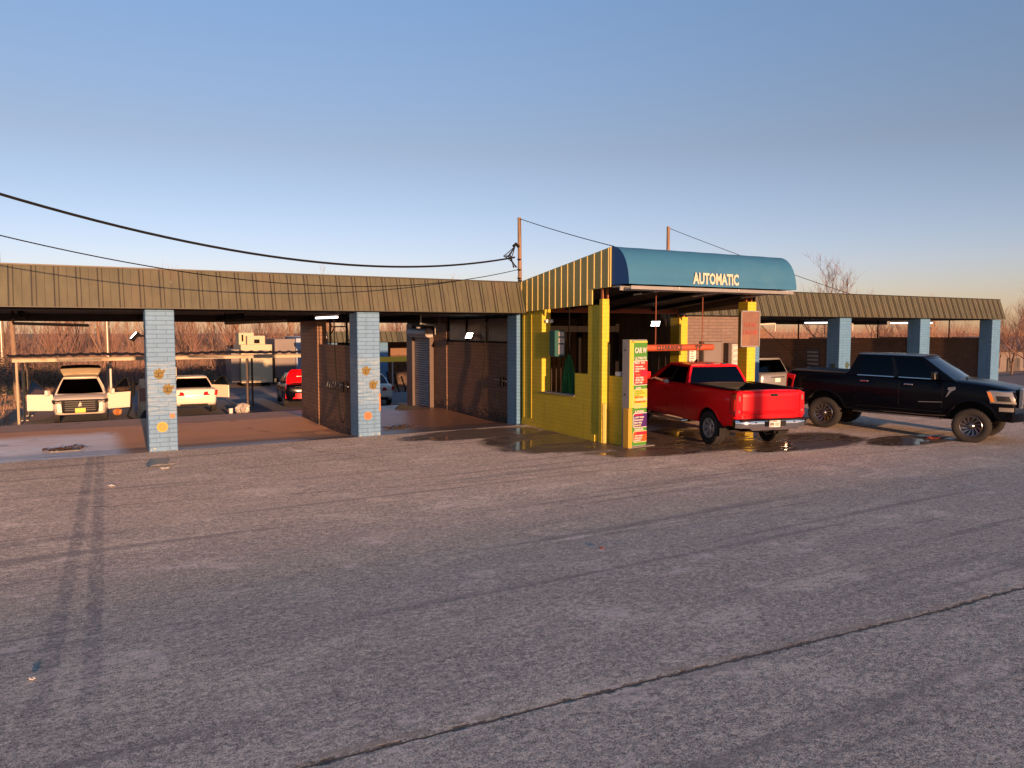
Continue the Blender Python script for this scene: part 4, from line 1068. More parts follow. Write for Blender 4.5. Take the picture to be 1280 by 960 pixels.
mb = MB(); mb.box(-2.5, 2.3, -.45, .45, .38, .52); mb.box(-1.94, -1.80, -.8, .8, .33, .47); mb.build('chassis', 'black', RT, world=False)

for ch in [o for o in D.objects if o.parent is DT and o.type == 'MESH' and not o.name.startswith('wheel') and o.name.split('.')[0] not in ('chassis',)]:
    for v in ch.data.vertices: v.co.z = v.co.z if v.co.z < .6 else .6 + (v.co.z - .6) * 1.085
    for q in [o for o in D.objects if o.parent is ch]:
        for v in q.data.vertices: v.co.z = v.co.z if v.co.z < .6 else .6 + (v.co.z - .6) * 1.085
# ---- smaller cars
def small_car(label, cat, loc, rz, sp):
    r = thing(sp.get('name', 'parked_car'), label, cat, loc, rz, sp.get('group'))
    st = smooth_st(sp['st']); wb = sp['wb']; R = sp['R']; body = sp['body']
    b = sp['belt']; rf = sp['roof']
    cut = [cutbox(b[1] + .18, b[0] - .3, -b[2] + .06, b[2] - .06, .42, 1.9, 'interior')]
    if sp.get('boot'): cut.append(cutbox(*sp['boot'], 'interior'))
    for sd in sp.get('open', ()):
        cut.append(cutbox(sp['dx'][0], sp['dx'][1], sd * .5, sd * 1.2, .40, 1.9, 'interior'))
    for x in (wb / 2, -wb / 2):
        for y0, y1 in ((.55, 1.2), (-1.2, -.55)): cut.append(cutwheel(x, y0, y1, R + .02, R + .06, 'plastic'))
    shell(r, st, cut, body)
    h = House(b, rf, bow=sp.get('bow', .10), crown=.03)
    off = set((0, sd) for sd in sp.get('open', ()))
    h.build(r, body, sp.get('glass', 'glass_mid'), sp['wins'], frame='cabin_frame', win_off=off, rear_glass=sp.get('rg'), roofmat=sp.get('roofmat'))
    wheels(r, wb, sp['tr'], R, .21, R * .64, 'five')
    x0, x1 = sp['dx']
    for (a, c), i in (((x0, x1), 0), (sp['dx2'], 1)):
        sds = [sd for sd in (1, -1) if not (i == 0 and sd in sp.get('open', ()))]
        door_skin(r, st, a, c, .40, b[3] - .03, sds, body, body, a + .16, b[3] - .14)
    dash(r, b[0] - .25, b[2] - .1, b[3] - .06); seats(r, [(x0 + .25, .36), (x0 + .25, -.36)], .55, .60); steering(r, x0 + .75, .36, .92)
    for sd in (1, -1):
        if sd not in sp.get('open', ()): mirror(r, x1 - .06, b[2] - .02, b[3] + .02, sd, body)
    # open front doors hinged at their front edge
    for sd in sp.get('open', ()):
        hy = surf(st, x1, 4)[0]
        d = D.objects.new('door', None); COL.objects.link(d); d.parent = r; d.location = (x1, sd * hy, 0); d.rotation_euler = (0, 0, -sd * rad(sp.get('ang', 68)))
        L = x1 - x0
        mb = MB(); mb.hexa([(-L, -.04, .42), (0, -.04, .42), (0, .04, .42), (-L, .04, .42)], [(-L, -.03, b[3]), (0, -.03, b[3]), (0, .03, b[3]), (-L, .03, b[3])]); mb.build('door_panel', body, d, bevel=.015, world=False)
        tin = sd * -(b[2] - rf[2])
        x_top = -(x1 - (rf[0] - .05)) ; xt = min(-.25, x_top)
        mb = MB()
        fr = [(-L + .02, 0, b[3]), (-L + .04, tin * .9, rf[3] - .06), (xt, tin, rf[3] - .05), (-.04, 0, b[3])]
        mb.tube(fr, .024, 6); mb.build('window_frame', sp.get('dframe', body), d, world=False)
        mb = MB(); mb.add(fr, [(0, 1, 2, 3)]); mb.build('side_window', 'glass_mid', d, world=False)
        mirror(d, -.08, .02, b[3] + .02, sd, body)
        mb = MB(); mb.box(-L + .10, -L + .30, sd * .036, sd * .06, b[3] - .16, b[3] - .125); mb.build('handle', body, d, world=False)
    return r, st, h
sedan_st = [(-2.36, .52, .92, .74), (-2.30, .40, 1.0, .84), (-2.0, .30, 1.04, .89), (-1.4, .26, 1.03, .915), (-.6, .24, .97, .92), (.4, .24, .94, .92), (1.1, .25, .95, .915), (1.7, .27, .88, .90), (2.15, .30, .78, .84), (2.36, .40, .66, .72)]
suv_st = [(-2.18, .60, .98, .78), (-2.12, .42, 1.05, .88), (-1.8, .34, 1.08, .915), (-1.2, .32, 1.07, .93), (0, .30, 1.04, .93), (.9, .30, 1.05, .93), (1.4, .32, 1.06, .925), (1.9, .34, 1.00, .89), (2.15, .36, .92, .83), (2.25, .46, .80, .76)]
W_S = [((.20, .10), (.49, .45)), ((.53, .49), (.86, .88))]
# white SUV, everything open, under the vacuum canopy
sv, st, h = small_car('white hatchback SUV facing us with both front doors and tailgate open', 'SUV', (.64, 35.35, gz(35.35)), rad(-90 - 2), dict(
    name='parked_suv', st=suv_st, wb=2.65, R=.345, tr=.80, body='white_car', belt=(1.12, -2.0, .86, 1.05), roof=(.22, -1.75, .60, 1.64), wins=W_S,
    dx=(.02, .98), dx2=(-.85, -.02), open=(1, -1), ang=66, glass='glass_clear', dframe='plastic', bow=.12))
mb = MB(); mb.hexa([(2.24, -.62, .42), (2.30, -.50, .42), (2.30, .50, .42), (2.24, .62, .42)], [(2.18, -.80, .90), (2.255, -.62, .93), (2.255, .62, .93), (2.18, .80, .90)]); g_ = mb.build('grille', 'plastic', sv, bevel=.02, world=False)
mb = MB()
for z in (.52, .60, .68, .76, .84): mb.box(2.285, 2.312, -.50, .50, z, z + .018)
mb.build('grille_bar', 'rim_dark', g_, world=False)
mb = MB(); mb.prism([(-.06, .72), (-.02, .80), (.0, .86), (.025, .80), (.06, .78), (.03, .72), (.05, .66), (0, .69), (-.05, .65)], 'x', 2.296, 2.32); mb.build('emblem', 'chrome', g_, world=False)
for sd in (1, -1):
    mb = MB(); mb.hexa([(2.275, sd * .56, .76), (2.17, sd * .885, .77), (1.85, sd * .935, .80), (2.1, sd * .55, .76)], [(2.25, sd * .56, .905), (2.12, sd * .90, .905), (1.80, sd * .94, .905), (2.1, sd * .55, .905)]); hl = mb.build('headlight', 'plastic', sv, bevel=.01, world=False)
    mb = MB()
    for y in (.65, .77): mb.box(2.2, 2.285 - .2 * (y - .60), sd * (y - .045), sd * (y + .045), .785, .875)
    mb.build('lamp_lens', 'lens', hl, bevel=.01, world=False)
    mb = MB(); mb.hexa([(2.25, sd * .68, .46), (2.20, sd * .80, .48), (2.0, sd * .78, .48), (2.1, sd * .66, .46)], [(2.265, sd * .72, .66), (2.225, sd * .79, .68), (2.0, sd * .78, .68), (2.1, sd * .70, .66)]); mb.build('running_lamp', 'lens', sv, world=False)
licence(sv, 2.318, 0, .52, .34, .16, 1, 'plate_yellow', None)
tgt = D.objects.new('tailgate', None); COL.objects.link(tgt); tgt.parent = sv; tgt.location = (-1.74, 0, 1.68)
def tgp(a, b, o=0):
    q = b * .85; w = .64 + .12 * math.sin(min(1, q / .5) * 1.57) - .10 * max(0, q - .6) / .25
    return (-q * .80 + o, (2 * a - 1) * w, q * .40 + .05 * math.sin(q / .85 * 3.14) + .03 * (1 - (2 * a - 1) ** 2))
mb = MB(); mb.slab(lambda a, b: tgp(a, .0 + .48 * b), 10, 6, (.02, 0, -.05)); mb.build('lower_panel', 'cream_paint', tgt, smooth=40, world=False)
mb = MB(); mb.slab(lambda a, b: tgp(a, .49 + .51 * b), 10, 6, (.02, 0, -.06)); mb.build('door_panel', 'plastic', tgt, smooth=40, world=False)
# cream-white sedan seen from behind, passenger door open
se, st, h = small_car('white sedan seen from behind with one front door open', 'car', (4.85, 36.0, gz(36.0) + .10), rad(90 - 5), dict(
    st=sedan_st, wb=2.8, R=.33, tr=.80, body='white_car', belt=(1.15, -1.75, .80, .98), roof=(.30, -1.0, .60, 1.43), wins=[((.19, .08), (.52, .48)), ((.56, .52), (.82, .90))],
    dx=(.0, 1.0), dx2=(-.85, -.05), open=(-1,), ang=42, dframe='plastic', bow=.12))
for sd in (1, -1):
    mb = MB(); mb.hexa([(-2.395, sd * .34, .76), (-2.33, sd * .90, .76), (-1.90, sd * .945, .80), (-2.2, sd * .34, .76)], [(-2.385, sd * .40, .90), (-2.29, sd * .92, .96), (-1.90, sd * .945, .95), (-2.2, sd * .4, .92)]); mb.build('tail_lamp', 'tail', se, bevel=.01, world=False)
mb = MB(); mb.box(-2.385, -2.2, -.52, .52, .30, .42); mb.build('bumper_insert', 'plastic', se, world=False)
mb = MB(); mb.box(-2.385, -2.30, -.32, .32, .84, .865); mb.build('trim_strip', 'chrome', se, world=False)
licence(se, -2.375, 0, .68, .30, .14, -1, 'plate_white', None)
# silver-white sedan half hidden by the second blue pillar
s2, st, h = small_car('silver white sedan half hidden behind the second blue pillar', 'car', (12.75, 35.6, gz(34.6)), rad(90 - 12), dict(
    st=sedan_st, wb=2.8, R=.33, tr=.80, body='white_car', belt=(1.15, -1.75, .80, .98), roof=(.30, -1.0, .60, 1.43), wins=[((.19, .08), (.52, .48)), ((.56, .52), (.82, .90))],
    dx=(.0, 1.0), dx2=(-.85, -.05), bow=.12))
for sd in (1, -1):
    mb = MB(); mb.hexa([(-2.395, sd * .34, .76), (-2.33, sd * .90, .76), (-1.90, sd * .945, .80), (-2.2, sd * .34, .76)], [(-2.385, sd * .40, .90), (-2.29, sd * .92, .96), (-1.90, sd * .945, .95), (-2.2, sd * .4, .92)]); mb.build('tail_lamp', 'tail', s2, bevel=.01, world=False)
mb = MB(); mb.box(-2.385, -2.2, -.62, .62, .33, .46); mb.build('bumper_insert', 'plastic', s2, world=False)
licence(s2, -2.375, 0, .70, .30, .14, -1, 'plate_white', None)
# red car, boot lid up; shade on its body painted as navy
dr, st, h = small_car('red car, body coloured dark for its shade, red boot lid raised, beside the brick pier', 'car', (9.95, 37.4, gz(37.4)), rad(90 - 8), dict(
    st=[(a, b_, c + .04, d_) for a, b_, c, d_ in sedan_st], wb=2.75, R=.34, tr=.80, body='navy_car', belt=(1.2, -1.7, .80, 1.0), roof=(.40, -1.05, .62, 1.45), wins=[((.19, .08), (.52, .48)), ((.56, .52), (.82, .90))],
    dx=(.0, 1.0), dx2=(-.85, -.05), boot=(-2.22, -1.5, -.66, .66, .62, 1.6), bow=.12, glass='glass_mid'))
mb = MB(); mb.slab(lambda a, b: (-1.62 - .30 * b - .14 * b * b, (-.78 + 1.56 * a) * (1 - .25 * b ** 3), 1.08 + .76 * b - .10 * b ** 3), 6, 6, (.05, 0, -.02)); bl = mb.build('boot_lid', 'red_car', dr, smooth=40, world=False)
mb = MB(); mb.box(-1.93, -1.86, -.36, .36, 1.40, 1.43); mb.build('trim_strip', 'lens', bl, world=False)
for sd in (1, -1):
    mb = MB(); mb.hexa([(-2.34, sd * .52, .78), (-2.22, sd * .87, .78), (-2.0, sd * .85, .78), (-2.2, sd * .5, .78)], [(-2.32, sd * .62, 1.0), (-2.16, sd * .88, 1.02), (-2.0, sd * .84, 1.02), (-2.2, sd * .6, 1.0)]); mb.build('tail_lamp', 'tail', dr, bevel=.01, world=False)
mb = MB(); mb.slab(lambda a, b: (-2.40 + .25 * abs(2 * a - 1) ** 3, -.88 + 1.76 * a, .42 + .24 * b), 10, 3, (.1, 0, 0)); mb.build('rear_bumper', 'red_car', dr, smooth=40, world=False)
mb = MB(); mb.box(-2.1, -1.75, -.42, .0, .72, 1.06); bx = mb.build('cardboard_box', 'disc_yellow', None, bevel=.01, world=False)
bx.location = dr.location; bx.rotation_euler = dr.rotation_euler
tag(bx, 'yellow box standing in the open boot of the red car', 'box')
licence(dr, -2.41, 0, .55, .30, .13, -1, 'plate_yellow', None)
# silver SUV in the first right-hand bay
ss, st, h = small_car('silver SUV parked in a right bay behind the red pickup tailgate', 'SUV', (23.55, 22.3, -.02), rad(90), dict(
    name='parked_suv', st=suv_st, wb=2.6, R=.34, tr=.78, body='silver_car', belt=(1.05, -1.95, .83, 1.06), roof=(.28, -1.70, .66, 1.60), wins=W_S,
    dx=(.02, .98), dx2=(-.85, -.02), glass='glass_mid', rg=('glass_mid', 'glass_dark'), bow=.12))
for sd in (1, -1):
    mb = MB(); mb.hexa([(-2.16, sd * .68, .82), (-2.02, sd * .905, .82), (-1.8, sd * .88, .82), (-2.0, sd * .6, .82)], [(-2.13, sd * .70, 1.03), (-1.98, sd * .90, 1.06), (-1.8, sd * .86, 1.06), (-2.0, sd * .6, 1.03)]); mb.build('tail_lamp', 'tail', ss, bevel=.01, world=False)
licence(ss, -2.19, 0, .80, .30, .15, -1, 'plate_white', None)
mb = MB(); mb.box(-2.20, -2.12, -.36, .36, .90, .93); mb.build('trim_strip', 'chrome', ss, world=False)
mb = MB(); mb.slab(lambda a, b: (-2.22 + .22 * abs(2 * a - 1) ** 3, -.9 + 1.8 * a, .40 + .22 * b), 10, 3, (.1, 0, 0)); mb.build('rear_bumper', 'silver_car', ss, smooth=40, world=False)
# far white pickup by the rear building
fp, st, h = small_car('small white vehicle far behind the third bay under the yellow beam', 'car', (25.3, 62.5, gz(62)), rad(-120), dict(
    st=suv_st, wb=2.65, R=.36, tr=.80, body='white_car', belt=(1.05, -2.0, .84, 1.05), roof=(.28, -1.75, .66, 1.66), wins=W_S, dx=(.02, .98), dx2=(-.85, -.02), bow=.12))
mb = MB(); mb.box(2.18, 2.29, -.62, .62, .50, .80); mb.build('grille', 'plastic', fp, world=False)
for sd in (1, -1):
    mb = MB(); mb.box(2.1, 2.27, sd * .64, sd * .84, .74, .86); mb.build('headlight', 'lens', fp, world=False)

# ---- driver leaning his arm out of the red pickup
def skin_figure(name, pts, edges, radii, mat, parent=None, sub=2, root=0):
    me = D.meshes.new(name); me.from_pydata(pts, edges, [])
    o = D.objects.new(name, me); COL.objects.link(o)
    sk = o.modifiers.new('s', 'SKIN'); sk.use_smooth_shade = True
    for v, r in zip(me.skin_vertices[0].data, radii): v.radius = (r, r) if not isinstance(r, tuple) else r
    me.skin_vertices[0].data[root].use_root = True
    ss_ = o.modifiers.new('u', 'SUBSURF'); ss_.levels = sub; ss_.render_levels = sub
    dg = bpy.context.evaluated_depsgraph_get(); dg.update()
    r = D.meshes.new_from_object(o.evaluated_get(dg)); D.objects.remove(o)
    r.materials.clear(); r.materials.append(M[mat]); r.shade_smooth()
    return link(name, r, parent)
PE = thing('person', 'driver in a white shirt reaching out of the red pickup window', 'person', RT.location, rad(78.3))
PE.rotation_euler = RT.rotation_euler
# local pickup axes; seated at the left front seat
P = [(.16, .38, .90), (.10, .38, 1.14), (.07, .38, 1.36), (.09, .38, 1.47), (.12, .385, 1.54), (.14, .39, 1.63), (.15, .39, 1.73),
     (.10, .57, 1.36), (.24, .80, 1.34), (.38, .99, 1.385), (.53, 1.09, 1.43), (.60, 1.13, 1.445),
     (.10, .20, 1.35), (.26, .14, 1.16), (.48, .22, 1.12), (.57, .26, 1.14),
     (.52, .30, .93), (.62, .46, .93)]
E_ = [(0, 1), (1, 2), (2, 3), (3, 4), (4, 5), (5, 6), (2, 7), (7, 8), (8, 9), (9, 10), (10, 11), (2, 12), (12, 13), (13, 14), (14, 15), (0, 16), (0, 17)]
Rr = [.15, .15, .13, .06, .075, .098, .075, .075, .052, .042, .034, .03, .075, .052, .042, .03, .085, .085]
skin_figure('body', P, E_, Rr, 'skin', PE)
P2 = [(.16, .38, .92), (.10, .38, 1.14), (.07, .38, 1.36), (.085, .38, 1.435), (.10, .57, 1.36), (.24, .80, 1.34), (.36, .965, 1.38), (.10, .20, 1.35), (.26, .14, 1.16), (.34, .17, 1.145)]
skin_figure('shirt', P2, [(0, 1), (1, 2), (2, 3), (2, 4), (4, 5), (5, 6), (2, 7), (7, 8), (8, 9)], [.165, .165, .145, .08, .088, .068, .058, .088, .068, .056], 'shirt', PE)
for k, (dx, dy, L) in enumerate(((.055, .010, .075), (.060, .028, .085), (.058, .046, .08), (.046, .062, .062))):
    b0 = Vector((.59 + .004 * k, 1.115 + .012 * k, 1.452 - .006 * k)); d = Vector((dx, dy, -.012)).normalized()
    skin_figure('finger', [b0 - d * .02, b0 + d * L * .45, b0 + d * L * .8 + Vector((0, 0, -.012)), b0 + d * L + Vector((0, 0, -.028))], [(0, 1), (1, 2), (2, 3)], [.0095, .009, .0085, .007], 'skin', PE, 1)
skin_figure('thumb', [(.57, 1.10, 1.45), (.60, 1.085, 1.465), (.63, 1.09, 1.47)], [(0, 1), (1, 2)], [.011, .010, .008], 'skin', PE, 1)
mb = MB(); mb.grid(lambda a, b: (.135 + .118 * math.cos(a * math.tau) * math.sin(b * 1.75) - .012, .39 + .10 * math.sin(a * math.tau) * math.sin(b * 1.75), 1.69 + .125 * math.cos(b * 1.75)), 16, 8); mb.build('hair', 'hair', PE, smooth=60, world=False)
mb = MB(); mb.hexa([(.235, .372, 1.635), (.262, .378, 1.635), (.262, .402, 1.635), (.235, .408, 1.635)], [(.235, .382, 1.685), (.245, .386, 1.69), (.245, .394, 1.69), (.235, .398, 1.685)])
for y in (.355, .425): mb.box(.232, .242, y - .014, y + .014, 1.69, 1.698)
mb.box(.232, .240, .365, .415, 1.592, 1.600)
mb.build('face_features', 'skin', PE, world=False)
# ------------------------------------------------------------------ small fixtures on the wash
def flood(label, x, y, z, face, tilt):
    """flood lamp: housing, bracket and bright pane; face is the outward direction"""
    t = thing('flood_light', label, 'lamp', (x, y, z), 0, 'flood lamps')
    f = Vector(face).normalized(); s = Vector((0, 0, 1)).cross(f).normalized(); u = (Vector((0, 0, 1)) * math.cos(tilt) + f * math.sin(tilt)).normalized()
    n = s.cross(u).normalized()
    if n.dot(f) < 0: n = -n
    m = Matrix((( s.x, u.x, n.x, f.x * .20), (s.y, u.y, n.y, f.y * .20), (s.z, u.z, n.z, 0), (0, 0, 0, 1)))
    mb = MB(); mb.box(-.16, .16, -.11, .11, -.06, .02, mat=m); mb.tube([(0, 0, 0), tuple(f * .2)], .025, 6); mb.build('lamp_housing', 'black', t, world=False)
    mb = MB(); mb.box(-.14, .14, -.09, .09, .021, .026, mat=m); mb.build('lamp_pane', 'lamp_glow', t, world=False)
    return t
flood('lit white flood lamp on the panels above the third bay side wall', 11.30, 21.61, 2.50, (-1, -.25, 0), -.5)
flood('lit white flood lamp on the dark tunnel wall above the red pickup', 17.12, 19.62, 2.88, (-1, -.55, 0), -.55)
flood('lit flood lamp fixed to the left face of the first blue pillar', 1.61, 18.85, 2.56, (-1, 0, 0), -.7)

def wall_gear(label, x, y, z):
    t = thing('wand_holder', label, 'wand holder', (x, y, z), 0, 'spray wand holders')
    mb = MB(); mb.box(-.09, 0, -.06, .06, -.16, .12); mb.build('holder', 'black', t, bevel=.015, world=False)
    mb = MB(); mb.tube([(-.06, -.30, .0), (-.06, .42, .03)], .014, 6); mb.build('spray_wand', 'galv', t, world=False)
    return t
wall_gear('black wand holder on the brown wall beside the second blue pillar', 6.44, 19.55, 1.22)
wall_gear('black wand holder on the dark third bay wall near the blue corner', 11.29, 19.75, 1.18)
def hose(label, pts, r=.016):
    P = [Vector(p) for p in pts]; out = []
    for i in range(len(P) - 1):
        p0, p1, p2, p3 = P[max(i - 1, 0)], P[i], P[i + 1], P[min(i + 2, len(P) - 1)]
        for k in range(8):
            t = k / 8; out.append(.5 * ((2 * p1) + (p2 - p0) * t + (2 * p0 - 5 * p1 + 4 * p2 - p3) * t * t + (3 * p1 - p0 - 3 * p2 + p3) * t ** 3))
    out.append(P[-1]); mb = MB(); mb.tube(out, r, 6); return tag(mb.build('hose', 'cable', world=False, smooth=60), label, 'hose')
hose('black hose looping down the brown wall behind the second blue pillar', [(6.36, 20.3, 3.05), (6.36, 20.25, 2.2), (6.36, 20.1, 1.2), (6.32, 19.75, .45), (6.3, 19.45, .28), (6.34, 19.3, .62), (6.38, 19.5, 1.08)])
hose('thin hose hanging on the dark third bay wall', [(11.2, 20.7, 3.0), (11.22, 20.75, 2.0), (11.2, 20.9, 1.0), (11.18, 20.7, .3), (11.2, 20.2, .2), (11.22, 19.9, 1.1)])
hose('hose dangling in the first right bay above the silver SUV', [(24.9, 22.4, 3.05), (24.95, 21.6, 2.4), (25.05, 20.4, 1.6), (25.08, 19.7, 1.2)], .013)
t = thing('mat_clips', 'row of pale floor mat clips on the second bay wall', 'mat clips', (6.43, 20.6, 1.2))
mb = MB()
for k in range(6):
    y = 19.95 + k * .22
    mb.tube([(6.42, y, 1.30), (6.38, y + .05, 1.12), (6.42, y + .10, 1.10)], .010, 5)
mb.build('clips', 'galv', t)
mb = MB(); mb.box(6.405, 6.425, 19.9, 21.25, 1.29, 1.31); mb.build('rail', 'brown_trim', t)
def boom(label, p0, p1, drop, mat='white_paint', group='ceiling booms'):
    t = thing('hose_boom', label, 'boom', p0, 0, group)
    a = Vector(p0); b = Vector(p1)
    mb = MB(); mb.tube([(0, 0, 0), tuple(b - a)], .035, 8); mb.build('arm', mat, t, world=False)
    mb = MB(); mb.tube([(0, 0, 0), (0, 0, 3.13 - a.z)], .025, 6); mb.tube([tuple(b - a), tuple(b - a + Vector((0, 0, -drop)))], .02, 6); mb.build('pipe', mat, t, world=False)
    return t
boom('white hose boom under the roof of the first right bay', (21.4, 19.6, 2.86), (23.9, 20.6, 2.93), .30)
boom('white hose boom under the roof behind the two green hand prints pillar', (26.3, 19.9, 2.9), (28.6, 20.6, 2.96), .30)
boom('dark hose boom hanging in the second left bay', (3.7, 21.0, 2.86), (5.0, 19.9, 2.92), .02, 'black')
boom('dark hose boom hanging in the first left bay', (-.9, 20.6, 2.84), (.6, 21.2, 2.80), .02, 'black')
boom('dark hose boom hanging in the third left bay', (9.2, 21.0, 2.88), (10.4, 22.6, 2.84), .3, 'galv')
for lb, x, y0, y1, z, sh in (('bright tube light under the roof beside the second blue pillar', 6.2, 19.5, 21.4, 3.02, 0), ('bright tube light under the roof in the third right bay', 33.6, 20.2, 22.2, 3.0, 0), ('bright tube light at the far right bay roof', 29.1, 21.6, 23.4, 3.0, 0)):
    t = thing('tube_light', lb, 'lamp', (x, (y0 + y1) / 2, z), 0, 'tube lights')
    mb = MB(); mb.tube([(0, y0 - (y0 + y1) / 2, 0), (0, y1 - (y0 + y1) / 2, 0)], .028, 8); mb.build('tube', 'tube_glow', t, world=False)
    mb = MB(); mb.box(-.05, .05, y0 - (y0 + y1) / 2, y1 - (y0 + y1) / 2, .03, .08); mb.build('fitting', 'white_paint', t, world=False)

# green control box and mitter cloth in the window
t = thing('control_box', 'dark green control box with pale display panels on the yellow window jamb', 'control box', (11.5, 17.3, 2.3))
mb = MB(); mb.box(11.33, 11.66, 17.06, 17.34, 1.98, 2.68); mb.build('box', 'green_box', t, bevel=.015)
mb = MB(); mb.box(11.44, 11.62, 17.045, 17.059, 2.52, 2.64); mb.box(11.44, 11.63, 17.045, 17.059, 2.34, 2.48); mb.box(11.44, 11.61, 17.045, 17.059, 2.04, 2.30); mb.build('display_panel', 'trash', t, bevel=.004)
t = thing('cloth_mitter', 'hanging bundle of green wash cloth strips in the yellow window', 'wash brush', (11.78, 17.05, 1.9))
mb = MB()
for k in range(170):
    a = random.uniform(0, math.tau); q = random.uniform(.3, 1) ** .5
    w = .005 + random.uniform(0, .007)
    p = [(11.78 + .03 * q * math.cos(a), 17.05 + .03 * q * math.sin(a), 2.02)]
    for z, rr in ((1.86, .10), (1.5, .155), (1.2, .19), (.95, .21)):
        p.append((11.78 + rr * q * math.cos(a) + random.uniform(-.015, .015), 17.05 + rr * q * math.sin(a) + random.uniform(-.015, .015), z + random.uniform(-.03, .03) - (.06 * random.random() if z < 1 else 0)))
    mb.tube(p, [w * .6, w, w * 1.2, w * 1.2, w * .8], 4, mi=k % 2)
mb.build('cloth_strips', ['green_strip', 'green_dark'], t)
mb = MB(); mb.tube([(11.78, 17.05, 1.98), (11.78, 17.05, 3.35)], .02, 6); mb.build('hanger', 'black', t)
for x0, lb in ((11.62, 'small white spotlights on the yellow window jamb'),):
    t = thing('spotlight', lb, 'lamp', (11.5, 17.7, 2.93))
    mb = MB()
    for x in (11.48, 11.62): mb.lathe_y([(0, 0), (.05, 0), (.045, .09), (0, .09)], 12, (x, 17.66, 2.93))
    mb.build('lamp_head', 'white_paint', t, smooth=50)
    mb = MB(); mb.box(11.44, 11.66, 17.755, 17.779, 2.91, 2.95); mb.build('bracket', 'black', t)
t = thing('sensor_post', 'slim dark sensor post with white foot on the low yellow wall', 'sensor', (11.65, 14.7, 1.57))
mb = MB(); mb.box(11.58, 11.74, 14.6, 14.8, 1.572, 1.68); mb.build('foot', 'white_paint', t, bevel=.01)
mb = MB(); mb.tube([(11.66, 14.7, 1.68), (11.66, 14.7, 2.02)], .015, 6); mb.tube([(11.66, 14.7, 2.02), (11.66, 14.7, 2.12)], .03, 8); mb.build('stem', 'black', t)

# clearance bar
t = thing('clearance_bar', 'orange plastic clearance pipe hanging above the red pickup with black lettering', 'clearance bar', (13.8, 15.0, 2.23))
mb = MB()
x0, x1, zc, r = 12.62, 15.02, 2.235, .085
mb.tube([(x0, 15.0, zc), (x1 - .06, 15.0, zc), (x1 - .02, 15.0, zc), (x1, 15.0, zc)], [r, r, r * .92, r * .6], 20)
mb.build('pipe', 'orange_pvc', t, smooth=50)
mb = MB()
m = Matrix.Translation((0, 15.0 - r - .004, zc)) @ Matrix.Rotation(rad(90), 4, 'X')
text_mb(mb, 'CLEARANCE', .155, .004, .004, xf=Matrix.Translation((13.42, 0, 0)) @ m, maxw=1.12)
text_mb(mb, '9\'4"', .155, .004, .004, xf=Matrix.Translation((14.42, 0, 0)) @ m, maxw=.34)
mb.build('lettering', 'ink', t)
mb = MB()
for x in (13.02, 14.62): mb.tube([(x, 15.0, zc + r - .01), (x, 15.0, 3.68)], .014, 5)
mb.build('hanger_rod', 'rust', t)

# price sign
PS = thing('price_sign', 'tall green and yellow car wash price sign in front of the red pickup', 'price sign', (11.50, 14.16, zl(14.16) - .01), rad(5))
W, DP, HH = .58, .24, 2.57
mb = MB(); mb.box(0, W, 0, DP, .02, HH); mb.build('cabinet', 'galv', PS, bevel=.008, world=False)
mb = MB(); mb.box(.055, W - .004, -.008, -.002, .05, HH - .03); sf = mb.build('face_sheet', 's_green', PS, world=False)
mb = MB(); mb.box(.0, .055, -.012, -.002, .05, HH - .01); mb.box(.056, .13, -.0145, -.0085, .96, HH - .035); mb.box(.056, W - .004, -.0145, -.0085, HH - .075, HH - .034); mb.build('yellow_border', 's_yellow', sf, world=False)
def FM(x, z, y=-.021): return Matrix.Translation((x, y, z)) @ Matrix.Rotation(rad(90), 4, 'X')
def rr_poly(x0, x1, z0, z1, r):
    p = [(x1, z0), (x1, z1)]
    for k in range(6): t = math.pi / 2 + k * math.pi / 10; p.append((x0 + r + r * math.cos(t), z1 - r + r * math.sin(t)))
    for k in range(6): t = math.pi + k * math.pi / 10; p.append((x0 + r + r * math.cos(t), z0 + r + r * math.sin(t)))
    return p
def panel(z0, z1, col, border, rows, name='price_panel'):
    mb = MB(); mb.prism(rr_poly(.12, W - .003, z0 - .018, z1 + .018, .07), 'y', -.0165, -.010); b = mb.build(name, border, sf, world=False)
    mb = MB(); mb.prism(rr_poly(.138, W - .003, z0, z1, .06), 'y', -.0195, -.0166); mb.build('panel_colour', col, b, world=False)
    for mat, its in rows.items():
        mb = MB()
        for (txt, x, z, s, mw) in its: text_mb(mb, txt, s, .002, .003, xf=FM(x, z, -.0225), align='LEFT', maxw=mw)
        mb.build('panel_text', mat, b, world=False)
mb = MB(); text_mb(mb, 'CAR W', .17, .003, .008, xf=FM(.16, 2.31, -.017), align='LEFT', maxw=.39); mb.build('header_text', 's_white', sf, world=False)
panel(1.50, 2.06, 's_red', 's_white', {'s_white': [('ULTIMATE', .15, 2.125, .085, .39), ('BEST WA', .16, 2.02, .08, .37), ('WASH POLISH', .17, 1.93, .04, .36), ('UNDERCARRIAGE', .17, 1.875, .04, .36), ('SEALER', .17, 1.82, .04, .25), ('SPOT FREE', .20, 1.665, .05, .33), ('RINSE  DRY', .18, 1.61, .055, .36), ('SPOT FREE', .18, 1.55, .05, .36)], 's_cream': [('* * * *', .2, 1.72, .05, .33)]})
mb = MB(); mb.box(.36, W - .004, -.0215, -.0198, 1.70, 1.845); mb.build('panel_colour', 's_crimson', sf, world=False)
mb = MB(); mb.box(.2, W - .004, -.0215, -.0198, 1.502, 1.525); mb.build('panel_colour', 's_dark', sf, world=False)
